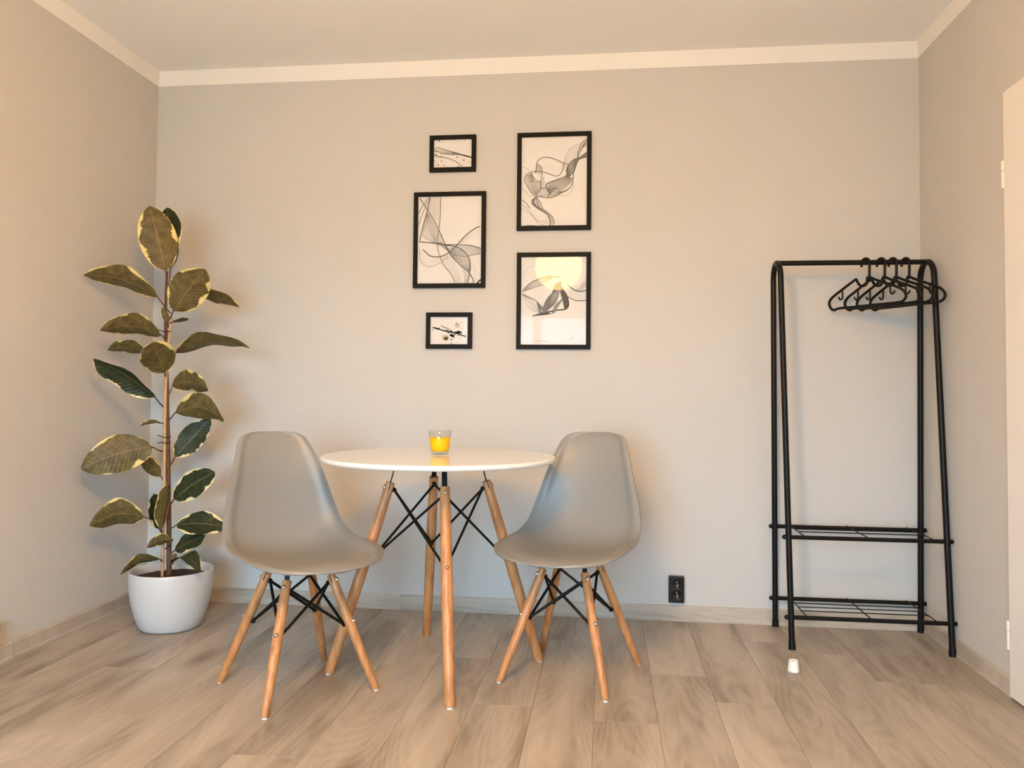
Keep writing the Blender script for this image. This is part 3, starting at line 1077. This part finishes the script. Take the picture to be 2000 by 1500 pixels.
def ball(c, r, axis=None, l=0.0):
    """short round-headed bolt along an axis"""
    a = Vector(axis).normalized() if axis is not None else Vector((0, 0, 1))
    c = Vector(c)
    return MB().tube([c - a * l, c - a * (l * 0.2), c + a * r * 0.5, c + a * r * 0.85, c + a * r], [r, r, r * 0.85, r * 0.45, r * 0.05], 12)


def leg_set(root, corners, foot_r, z_top, z_bolt, top_r, radii, strut_r, z_plate, plate_r, glide=True, mount=None):
    """corners: unit directions; legs run from foot radius to top radius"""
    feet = [Vector((c[0] * foot_r, c[1] * foot_r, 0.004)) for c in corners]
    tops = [Vector((c[0] * top_r, c[1] * top_r, z_top)) for c in corners]
    n = 4
    bolts, uppers = [], []
    for i in range(n):
        c = Vector((corners[i][0], corners[i][1], 0)).normalized()
        f, t = feet[i], tops[i]
        ax = (t - f).normalized()
        leg = taper_leg(f, t, *radii).build('leg', M['beech'], root)
        if glide:
            MB().tube([(f.x, f.y, 0.0), (f.x, f.y, 0.0055)], [radii[0] * 0.66, radii[0] * 0.74], 16).build('glide', M['glide'], leg)
        kb = (z_bolt - f.z) / (t.z - f.z)
        b = f.lerp(t, kb)
        u = f.lerp(t, 1 - 0.022 / (t - f).length)
        rb = radii[1] * 1.0
        out = (c - ax * c.dot(ax)).normalized()
        ball(b + out * (rb - 0.001), 0.0072, out, 0.002).build('screw', M['steel'], leg)
        ball(u + out * (radii[2] - 0.001), 0.0072, out, 0.002).build('screw', M['steel'], leg)
        ball(b - out * (rb + 0.004), 0.0085, -out, 0.008).build('bolt_head', M['black_metal'], leg)
        ball(u - out * (radii[2] + 0.004), 0.0085, -out, 0.008).build('bolt_head', M['black_metal'], leg)
        bolts.append(b - out * (rb + 0.004))
        uppers.append(u - out * (radii[2] + 0.004))
        # flat steel strap let into the slot of the leg, up to the mount
        side = Vector((-c.y, c.x, 0))
        mt = Vector((c.x * plate_r, c.y * plate_r, z_plate))
        lo = t - ax * 0.055
        hw, ht = radii[2] * 0.55, 0.0016
        w3 = (out)
        q = []
        for p, hh in ((lo, radii[2] * 1.01), (t, radii[2] * 1.01), (t, hw), (mt, hw)):
            q.append((p, hh))
        mb = MB()
        for (p, a), (p2, a2) in ((q[0], q[1]), (q[2], q[3])):
            vs = []
            for pp, hh in ((p, a), (p2, a2)):
                vs += [pp + side * hh + out * ht, pp + side * hh - out * ht, pp - side * hh - out * ht, pp - side * hh + out * ht]
            mb.add(vs, [(0, 1, 5, 4), (1, 2, 6, 5), (2, 3, 7, 6), (3, 0, 4, 7), (0, 3, 2, 1), (4, 5, 6, 7)])
        mb.build('strap', M['black_metal'], root)
    for i in range(n):
        j = (i + 1) % n
        for a, b in ((uppers[i], bolts[j]), (uppers[j], bolts[i])):
            MB().tube([a, b], strut_r, 10).build('brace_rod', M['black_metal'], root)


# ------------------------------------------------------------------ table
TC = (1.523, -0.717)
TZ = 0.744
table = empty('round_table', (TC[0], TC[1], 0), math.radians(18.3))
tag(table, 'round white table with splayed beech legs and black wire braces', 'table')
R_ = 0.414
tt = 0.018
top = MB()
prof = [(0.0, -tt), (R_ - 0.010, -tt), (R_ - 0.003, -tt + 0.003), (R_, -tt + 0.008), (R_, -0.0045), (R_ - 0.0015, -0.0015), (R_ - 0.005, 0.0), (0.0, 0.0)]
top.lathe(prof[1:-1], 128, (0, 0, TZ))
top.disc(R_ - 0.005, TZ, 128)
top.disc(R_ - 0.010, TZ - tt, 128, up=False)
top.build('table_top', M['table'], table)
leg_set(table, [(1, 0), (0, 1), (-1, 0), (0, -1)], 0.370, 0.652, 0.400, 0.170, (0.0165, 0.0195, 0.0165), 0.0044, TZ - tt - 0.001, 0.150)
pl = MB()
for a in (0, math.pi / 2):
    c, s = math.cos(a), math.sin(a)
    hw, L_ = 0.013, 0.165
    z1_, z0_ = TZ - tt, TZ - tt - 0.004
    vs = []
    for z in (z0_, z1_):
        for u, w in ((-L_, -hw), (L_, -hw), (L_, hw), (-L_, hw)):
            vs.append((u * c - w * s, u * s + w * c, z))
    pl.add(vs, [(3, 2, 1, 0), (4, 5, 6, 7), (0, 1, 5, 4), (1, 2, 6, 5), (2, 3, 7, 6), (3, 0, 4, 7)])
pl.build('cross_plate', M['black_metal'], table)


# ------------------------------------------------------------------ shell chairs
# rim of the shell (right half, front centre to top centre) and its centre line, chair faces -y
RIM = [(0.0, -0.2864, 0.422), (0.1084, -0.2691, 0.4252), (0.1819, -0.2223, 0.4338), (0.2221, -0.1568, 0.4492), (0.2287, -0.0603, 0.4594),
       (0.2231, 0.0392, 0.4695), (0.2132, 0.1126, 0.5043), (0.1953, 0.1494, 0.5779), (0.1685, 0.172, 0.6681), (0.1443, 0.203, 0.7473),
       (0.12, 0.2388, 0.8015), (0.0747, 0.2583, 0.8202), (0.0, 0.2729, 0.8233)]
CL = [(-0.2864, 0.422), (-0.264, 0.434), (-0.222, 0.438), (-0.14, 0.431), (-0.05, 0.422), (0.03, 0.421), (0.09, 0.430), (0.14, 0.462), (0.172, 0.52),
      (0.192, 0.60), (0.212, 0.69), (0.237, 0.77), (0.258, 0.81), (0.2729, 0.8233)]
RIM_V = [0.0, 0.03, 0.09, 0.18, 0.31, 0.44, 0.57, 0.68, 0.79, 0.88, 0.95, 0.982, 1.0]
CLS = spline([(0, a, b) for a, b in CL], 16)
CLD = [0.0]
for i in range(1, len(CLS)):
    CLD.append(CLD[-1] + (CLS[i] - CLS[i - 1]).length)


def centre(v):
    d = max(0.0, min(1.0, v)) * CLD[-1]
    j = 0
    while j < len(CLD) - 2 and CLD[j + 1] < d:
        j += 1
    q = (d - CLD[j]) / (CLD[j + 1] - CLD[j])
    a_, b_ = CLS[max(j - 4, 0)], CLS[min(j + 5, len(CLS) - 1)]
    tn = (b_ - a_).normalized()
    return CLS[j].lerp(CLS[j + 1], q), Vector((0, -tn.z, tn.y))


def shell_mesh():
    sub, nu = 6, 22
    mir = lambda q: (-q[0], q[1], q[2])
    R3 = spline([mir(RIM[1])] + RIM + [mir(RIM[-2])], sub)[sub:-sub]
    V3 = [max(0.0, min(1.0, q.x)) for q in spline([(-RIM_V[1], 0, 0)] + [(v, 0, 0) for v in RIM_V] + [(2 - RIM_V[-2], 0, 0)], sub)[sub:-sub]]
    rows = []
    for r, v in list(zip(R3, V3))[1:-1]:
        c, n = centre(v)
        row = []
        for i in range(-nu, nu + 1):
            s = i / nu
            s = math.copysign(1 - (1 - abs(s)) ** 1.3, s)
            k = abs(s) ** 2.1
            p = Vector((s * r.x, c.y + (r.y - c.y) * k, c.z + (r.z - c.z) * k))
            p += n * (0.0055 * math.exp(-((abs(s) - 0.885) / 0.085) ** 2) * min(1.0, r.x / 0.1))
            row.append(p)
        rows.append(row)
    w = 2 * nu + 1
    vs = [p for r in rows for p in r]
    o = len(vs)
    vs += [R3[0], R3[-1]]
    fs = []
    nr = len(rows)
    for j in range(nr - 1):
        for i in range(w - 1):
            fs.append((j * w + i, j * w + i + 1, (j + 1) * w + i + 1, (j + 1) * w + i))
    for i in range(w - 1):
        fs.append((o, i + 1, i))
        fs.append((o + 1, (nr - 1) * w + i, (nr - 1) * w + i + 1))
    return MB().add(vs, fs, 0, True)


def make_chair(loc, rz, label):
    r = empty('shell_chair', loc, rz)
    tag(r, label, 'chair', 'grey shell chairs at the round table')
    sh = shell_mesh().build('seat_shell', M['shell'], r)
    so_ = sh.modifiers.new('thickness', 'SOLIDIFY')
    so_.thickness = 0.0055
    so_.offset = -1
    bevel(sh, 0.0015, 2, 60)
    q = 1.0
    leg_set(r, [(q, q), (-q, q), (-q, -q), (q, -q)], 0.186, 0.368, 0.215, 0.0755, (0.0118, 0.0158, 0.0142), 0.0048, 0.406, 0.072 * 1.4142)
    m = MB()
    for a in (math.pi / 4, 3 * math.pi / 4):
        c, s = math.cos(a), math.sin(a)
        hw, L_ = 0.010, 0.112
        vs = []
        for z in (0.400, 0.406):
            for u, w in ((-L_, -hw), (L_, -hw), (L_, hw), (-L_, hw)):
                vs.append((u * c - w * s, u * s + w * c, z))
        m.add(vs, [(3, 2, 1, 0), (4, 5, 6, 7), (0, 1, 5, 4), (1, 2, 6, 5), (2, 3, 7, 6), (3, 0, 4, 7)])
    m.build('seat_bracket', M['black_metal'], r)
    for sx in (-1, 1):
        for sy in (-1, 1):
            MB().tube([(sx * 0.074, sy * 0.074, 0.406), (sx * 0.074, sy * 0.074, 0.424)], 0.011, 12).build('mount_stud', M['black_plastic'], r)
    return r


ch = make_chair((1.109, -0.959, 0), math.radians(46), 'grey shell chair with beech legs between the potted plant and the table')
c2 = copy_tree(ch)
c2.location = (1.994, -0.712, 0)
c2.rotation_euler = (0, 0, math.radians(-18))
c2['label'] = 'grey shell chair with beech legs on the clothes rack side of the table'

# ------------------------------------------------------------------ candle in a glass on the table
cn = empty('candle_glass', (1.512, -0.657, TZ))
tag(cn, 'orange candle in a clear tapered glass standing on the white table', 'candle')
ro, ri = 0.0325, 0.0435
h = 0.087
wall = 0.0028
gprof = [(0.0, 0.0), (ro - 0.002, 0.0), (ro, 0.002), (ro + (ri - ro) * 0.5, h * 0.5), (ri, h - 0.001), (ri - 0.0012, h), (ri - wall, h - 0.001),
         (ro + (ri - ro) * 0.5 - wall, h * 0.5), (ro - wall + 0.0016, 0.014), (ro - wall - 0.002, 0.0115), (0.0, 0.011)]
MB().lathe(gprof, 64).build('glass', M['tumbler'], cn)
wz0, wz1 = 0.0106, 0.060
rw = lambda z: ro + (ri - ro) * z / h - wall + 0.0004
wp = [(0.0, wz0), (rw(0.014) - 0.003, wz0), (rw(0.017), 0.0165), (rw(wz1), wz1), (rw(wz1) - 0.003, wz1 - 0.0005), (0.004, wz1 - 0.002), (0, wz1 - 0.002)]
wx = MB().lathe(wp, 48).build('wax', M['wax'], cn)
MB().tube([(0, 0, wz1 - 0.003), (0.0005, 0, wz1 + 0.004), (0.0015, 0.0005, wz1 + 0.009)], 0.0009, 8).build('wick', M['wick'], wx)

# ------------------------------------------------------------------ clothes rack
RL, RR = 2.820, 3.400
RY = -0.170
rack = empty('clothes_rack', ((RL + RR) / 2, RY, 0))
tag(rack, 'black metal clothes rack with two wire shelves in the corner', 'clothes rack')
hx = (RR - RL) / 2
half0, half1, za = 0.1525, 0.070, 1.436
rt = 0.0115
LEAN = 0.015        # the light rack leans a little to the left
for sx in (-1, 1):
    x = sx * hx
    pts = [(x, half0, 0.012)]
    for k in range(1, 9):
        t = k / 8
        pts.append((x, half0 + (half1 - half0) * t, 0.012 + (za - 0.012) * t))
    for k in range(1, 16):
        a = math.pi * k / 16
        pts.append((x, half1 * math.cos(a), za + half1 * math.sin(a)))
    for k in range(8, -1, -1):
        t = k / 8
        pts.append((x, -(half0 + (half1 - half0) * t), 0.012 + (za - 0.012) * t))
    pts = [(a - LEAN * c, b_, c) for a, b_, c in pts]
    fr = MB().tube(pts, rt, 16).build('side_frame', M['black_metal'], rack)
    for sy in (-1, 1):
        MB().tube([(x, sy * (half0 + 0.0005), 0.0), (x, sy * (half0 - 0.0015), 0.030)], [0.0135, 0.0130], 16).build('foot_cap', M['black_plastic'], fr)
tl = LEAN * (za + half1)
MB().tube([(-hx - tl, 0, za + half1), (hx - tl, 0, za + half1)], 0.0105, 16).build('top_rail', M['black_metal'], rack)


def at_half(z):
    return half0 + (half1 - half0) * z / za


for z, nw in ((0.421, 3), (0.119, 4)):
    yf = at_half(z)
    sh = empty('shelf', (-LEAN * z, 0, z))
    sh.parent = rack
    for sy in (-1, 1):
        MB().tube([(-hx - 0.018, sy * yf, 0), (hx + 0.018, sy * yf, 0)], 0.0082, 14).build('shelf_rail', M['black_metal'], sh)
        for sx in (-1, 1):
            ball((sx * (hx + 0.016), sy * yf, 0), 0.0095, (sx, 0, 0), 0.006).build('rail_cap', M['black_plastic'], sh)
    xs = (-hx + 0.055, 0.0, hx - 0.055)
    for x in xs:
        MB().tube([(x, yf + 0.004, 0.0085), (x, -yf - 0.004, 0.0085)], 0.0026, 8).build('cross_wire', M['black_metal'], sh)
    for k in range(nw):
        y = -yf + 2 * yf * (k + 1) / (nw + 1)
        MB().tube([(xs[0], y, 0.0115), (xs[-1], y, 0.0115)], 0.0021, 8).build('long_wire', M['black_metal'], sh)

# ------------------------------------------------------------------ coat hangers
HW = 0.176


def make_hanger():
    r = empty('coat_hanger', (0, 0, 0))
    k = HW / 0.2
    loop = [(0.013, -0.070), (0.06, -0.088), (0.15, -0.120), (0.185, -0.138), (0.2, -0.158), (0.192, -0.176), (0.165, -0.184), (0.08, -0.184), (-0.08, -0.184),
            (-0.150, -0.184), (-0.168, -0.189), (-0.188, -0.182), (-0.2, -0.160), (-0.188, -0.140), (-0.15, -0.119), (-0.060, -0.076), (-0.050, -0.074), (-0.043, -0.084),
            (-0.030, -0.099), (-0.010, -0.103), (0.006, -0.094)]
    P = spline([(a * k, 0, b + 0.010) for a, b in loop], 4, closed=True)
    MB().tube(P, 0.0055, 8, closed=True).build('hanger_body', M['black_plastic'], r)
    R0 = 0.0180
    hk = [(-R0 - 0.001, 0, -0.016), (-R0, 0, -0.006)]
    for i in range(0, 13):
        a = math.pi * (1 - i / 12)
        hk.append((R0 * math.cos(a), 0, R0 * math.sin(a) * 0.9))
    hk += [(R0, 0, -0.02), (R0 * 0.97, 0, -0.05), (R0 * 0.8, 0, -0.070)]
    MB().tube([(a, b, c) for a, b, c in hk], 0.0052, 8).build('hook', M['black_plastic'], r)
    for sx in (-1, 1):
        x = sx * 0.125 * k
        zt = -0.102
        J = [(x, 0, zt), (x, 0, zt - 0.026), (x - 0.003, 0, zt - 0.034), (x - 0.010, 0, zt - 0.036), (x - 0.016, 0, zt - 0.031), (x - 0.018, 0, zt - 0.024)]
        if sx > 0:
            J = [(2 * x - a, b, c) for a, b, c in J]
        MB().tube(spline(J, 4), 0.0036, 8).build('strap_hook', M['black_plastic'], r)
    return r


hang_z = za + half1 + 0.0105 - 0.0180 * 0.9 + 0.0052 + 0.0002
hangers = [(3.144, 54, 'black plastic hanger farthest left on the rack rail'),
           (3.203, 56, 'black plastic hanger, second from the left on the rack rail'),
           (3.248, 58, 'black plastic hanger, third from the left on the rack rail'),
           (3.297, 60, 'black plastic hanger nearest the right end of the rack rail')]
first = make_hanger()
for i, (x, a, lab) in enumerate(hangers):
    o = first if i == 0 else copy_tree(first)
    o.location = (x, RY, hang_z)
    o.rotation_euler = (0, 0, -math.radians(a))
    tag(o, lab, 'hanger', 'black hangers on the clothes rack')

# ------------------------------------------------------------------ white cap on the floor
cp = empty('rubber_cap', (2.768, -0.579, 0))
tag(cp, 'small white rubber furniture cap standing on the floor before the rack', 'cap')
MB().lathe([(0.0, 0.001), (0.0185, 0.0), (0.0200, 0.002), (0.0202, 0.008), (0.0192, 0.0095), (0.0165, 0.038), (0.0150, 0.041), (0.0128, 0.0405), (0.0118, 0.037), (0.0, 0.0365)], 32).build('cap_wall', M['cap'], cp)
MB().lathe([(0.0118, 0.0372), (0.006, 0.0380), (0.0, 0.0382)], 24).build('cap_inset', M['cap'], cp)

# ------------------------------------------------------------------ potted rubber plant
plant = empty('potted_plant', (0.345, -0.395, 0))
tag(plant, 'tall variegated rubber plant in a round white pot in the corner', 'potted plant')
PH = 0.236
po = [(0.0, 0.0), (0.100, 0.0), (0.112, 0.003), (0.120, 0.012), (0.136, 0.05), (0.150, 0.10), (0.158, 0.15), (0.161, 0.19), (0.1615, 0.225), (0.1612, PH - 0.002), (0.159, PH),
      (0.1555, PH - 0.001), (0.154, PH - 0.006), (0.1535, 0.19), (0.150, 0.15), (0.0, 0.149)]
MB().lathe(po, 96).build('pot', M['pot'], plant)
so = MB()
ns, nr = 48, 10
vs = [(0, 0, 0.208)]
for i in range(1, nr + 1):
    for k in range(ns):
        a = 2 * math.pi * k / ns
        r = 0.1525 * i / nr
        z = 0.206 + (random.random() - 0.5) * 0.006 - 0.006 * (i / nr) ** 2
        vs.append((r * math.cos(a), r * math.sin(a), z))
fs = [(0, 1 + k, 1 + (k + 1) % ns) for k in range(ns)]
for i in range(nr - 1):
    for k in range(ns):
        a = 1 + i * ns
        fs.append((a + k, a + ns + k, a + ns + (k + 1) % ns, a + (k + 1) % ns))
so.add(vs, fs, 0, True).build('soil', M['soil'], plant)
sp = spline([(-0.015, 0.008, 0.17), (-0.020, 0.006, 0.40), (-0.030, 0.004, 0.70), (-0.042, 0.005, 0.95), (-0.050, 0.003, 1.15), (-0.054, 0.0, 1.30), (-0.052, 0.0, 1.46)], 6)
MB().tube(sp, [0.0105 - 0.0055 * i / (len(sp) - 1) for i in range(len(sp))], 12).build('stem', M['stem'], plant)
sk = [(-0.034, -0.012, 0.17), (-0.036, -0.010, 0.60), (-0.040, -0.009, 1.00), (-0.036, 0.012, 1.27)]
MB().tube(spline(sk, 8), 0.0062, 12).build('stake', M['stake'], plant)
for z, xx in ((0.775, -0.036), (0.752, -0.036), (1.21, -0.044)):
    tie = [(xx + 0.016 * math.cos(a * math.pi / 10), -0.002 + 0.016 * math.sin(a * math.pi / 10), z + 0.003 * math.sin(a * math.pi / 10)) for a in range(20)]
    t_ = MB().tube(tie, 0.0016, 6, closed=True).build('plant_tie', M['black_plastic'], plant)
    MB().tube([(xx - 0.014, -0.008, z), (xx - 0.032, -0.014, z - 0.004 + 0.01 * (z > 0.76))], 0.0016, 6).build('tie_end', M['black_plastic'], t_)

LEAVES = [
    ([-0.047, 0.005, 1.397], [-0.05, -0.015, 1.458], [-0.122, -0.025, 1.731], [-0.455, 0.887, -0.086], 0.15, 0.03, 0.1),
    ([-0.043, 0.005, 1.406], [-0.051, 0.025, 1.482], [-0.095, 0.065, 1.745], [-0.06, -0.988, 0.14], 0.14, 0.05, 0.25),
    ([-0.035, 0.005, 1.286], [-0.064, -0.045, 1.348], [-0.317, -0.155, 1.423], [-0.063, 0.654, 0.754], 0.13, 0.1, 0.25),
    ([-0.037, 0.005, 1.264], [-0.001, -0.035, 1.29], [0.168, -0.095, 1.452], [-0.167, 0.855, 0.491], 0.15, 0.04, 0.1),
    ([-0.038, 0.005, 1.311], [-0.004, 0.055, 1.377], [0.218, 0.105, 1.321], [0.103, 0.503, 0.858], 0.11, 0.06, 0.2),
    ([-0.043, 0.005, 1.226], [-0.04, -0.005, 1.247], [-0.06, -0.015, 1.309], [-0.472, 0.882, -0.014], 0.03, 0.0, 0.5),
    ([-0.039, 0.005, 1.247], [-0.025, 0.005, 1.25], [0.041, 0.015, 1.263], [0.016, -0.842, 0.539], 0.025, 0.0, 0.3),
    ([-0.048, 0.005, 1.179], [-0.046, -0.045, 1.193], [-0.233, -0.165, 1.2], [-0.329, 0.559, 0.761], 0.125, 0.12, 0.25),
    ([-0.049, 0.005, 1.018], [-0.027, -0.045, 1.04], [0.007, -0.195, 1.15], [-0.569, 0.4, 0.719], 0.14, 0.03, 0.12),
    ([-0.049, 0.005, 1.12], [-0.146, 0.035, 1.121], [-0.309, 0.005, 1.132], [-0.062, 0.619, 0.783], 0.09, 0.1, 0.2),
    ([-0.042, 0.005, 1.098], [-0.008, 0.005, 1.124], [0.321, -0.015, 1.141], [-0.023, 0.393, 0.919], 0.125, 0.1, 0.25),
    ([-0.052, 0.005, 0.894], [-0.058, -0.055, 0.937], [-0.238, -0.195, 1.085], [0.06, -0.76, -0.647], 0.12, 0.06, 0.45),
    ([-0.038, 0.005, 0.945], [-0.018, 0.005, 0.982], [0.167, -0.055, 0.972], [0.293, 0.835, 0.465], 0.11, 0.12, 0.3),
    ([-0.035, 0.005, 0.84], [0.013, -0.025, 0.875], [0.26, -0.095, 0.851], [0.283, 0.84, 0.464], 0.125, 0.14, 0.25),
    ([-0.026, 0.005, 0.65], [-0.028, 0.055, 0.688], [0.098, 0.105, 0.847], [0.252, -0.962, 0.102], 0.105, 0.0, 0.15),
    ([-0.053, 0.005, 0.831], [-0.056, -0.005, 0.831], [-0.142, -0.025, 0.818], [-0.262, 0.697, 0.667], 0.025, 0.1, 0.4),
    ([-0.052, 0.005, 0.713], [-0.058, -0.065, 0.736], [-0.277, -0.195, 0.655], [-0.494, 0.867, -0.059], 0.15, 0.06, 0.1),
    ([-0.047, 0.005, 0.595], [-0.09, 0.055, 0.606], [-0.255, 0.125, 0.687], [0.328, 0.935, -0.137], 0.07, 0.03, 0.25),
    ([-0.022, 0.005, 0.49], [0.013, -0.015, 0.523], [0.2, -0.045, 0.638], [-0.105, -0.991, -0.087], 0.11, 0.04, 0.12),
    ([-0.047, 0.005, 0.422], [-0.098, -0.045, 0.45], [-0.254, -0.165, 0.429], [-0.583, 0.686, 0.435], 0.13, 0.15, 0.25),
    ([-0.043, 0.005, 0.374], [-0.033, -0.045, 0.406], [-0.019, -0.115, 0.555], [0.836, -0.464, -0.293], 0.085, 0.03, 0.3),
    ([-0.041, 0.005, 0.37], [-0.006, -0.075, 0.408], [0.052, -0.135, 0.596], [-0.881, 0.299, 0.368], 0.075, 0.05, 0.35),
    ([-0.019, 0.005, 0.398], [-0.003, 0.035, 0.408], [0.199, 0.065, 0.399], [0.145, -0.776, 0.614], 0.11, 0.05, 0.15),
    ([-0.017, 0.005, 0.293], [-0.009, 0.035, 0.303], [0.105, 0.075, 0.36], [-0.002, -0.82, 0.573], 0.085, 0.03, 0.15),
    ([-0.031, 0.005, 0.314], [0.028, -0.045, 0.362], [-0.053, -0.095, 0.336], [-0.565, 0.668, 0.485], 0.06, 0.14, 0.25),
    ([-0.038, 0.005, 0.259], [-0.027, -0.045, 0.282], [-0.141, -0.135, 0.235], [-0.601, 0.387, 0.699], 0.075, 0.14, 0.3),
    ([-0.015, 0.005, 0.239], [0.015, -0.025, 0.263], [0.184, -0.115, 0.256], [-0.059, -0.191, 0.98], 0.08, 0.22, 0.25),
    ([-0.013, 0.005, 0.248], [-0.009, 0.005, 0.26], [0.015, 0.005, 0.297], [-0.278, 0.943, 0.181], 0.025, 0.0, 0.3),
]



def leaf(S, B, T, UP, wid, bow, fold, idx):
    B, T, UP, S = Vector(B), Vector(T), Vector(UP), Vector(S)
    a = (T - B)
    L_ = a.length
    a.normalize()
    UP = (UP - a * UP.dot(a)).normalized()
    side = a.cross(UP)
    nl, nw = 16, 8
    vs, uvs = [], []
    zb = Vector((0, 0, 1))
    ph = random.uniform(0, 6.28)
    for i in range(nl + 1):
        v = i / nl
        # outline: broad oval, short point at the tip
        hw = wid / 2 * (math.sin(math.pi * min(1, v ** 0.92)) ** 0.60) if 0 < v < 1 else 0.0
        hw = max(hw, 0.0012)
        arch = math.sin(math.pi * v) * bow * L_
        c = B + a * (L_ * v) + zb * arch
        for j in range(nw + 1):
            u = -1 + 2 * j / nw
            rip = 0.006 * wid / 0.13 * math.sin(v * 11 + ph) * abs(u) ** 2
            lift = (abs(u) ** 1.3) * hw * fold + rip
            vs.append(c + side * (u * hw * math.cos(fold * abs(u))) + UP * lift)
            uvs.append(((u + 1) / 2, v))
    w = nw + 1
    o = len(vs)
    th = 0.0007
    vs2 = [p - UP * th for p in vs]
    top, bot = [], []
    for i in range(nl):
        for j in range(nw):
            q = (i * w + j, i * w + j + 1, (i + 1) * w + j + 1, (i + 1) * w + j)
            top.append(q[::-1])
            bot.append(tuple(o + k for k in q))
    n0 = (vs[top[40][1]] - vs[top[40][0]]).cross(vs[top[40][2]] - vs[top[40][0]])
    if n0.dot(UP) < 0:
        top = [q[::-1] for q in top]
        bot = [q[::-1] for q in bot]
    mb = MB()
    mb.add(vs + vs2, top, 0, True)
    for q in bot:
        mb.f.append(list(q)); mb.m.append(1); mb.s.append(True)
    me = mb.mesh('leaf', [M['leaf_top'], M['leaf_under']])
    ul = me.uv_layers.new(name='UVMap')
    uu = uvs + uvs
    for lp in me.loops:
        ul.data[lp.index].uv = uu[lp.vertex_index]
    ob = bpy.data.objects.new('leaf', me)
    COL.objects.link(ob)
    ob.parent = plant
    m = (S + B) / 2 + Vector((0, 0, -0.003))
    MB().tube(spline([S, m, B, B + a * 0.012], 4), [0.0030] * 4 + [0.0026] * 4 + [0.0024] * 4 + [0.0018], 8).build('petiole', M['petiole'], ob)
    return ob


for i, args in enumerate(LEAVES):
    leaf(*args, i)
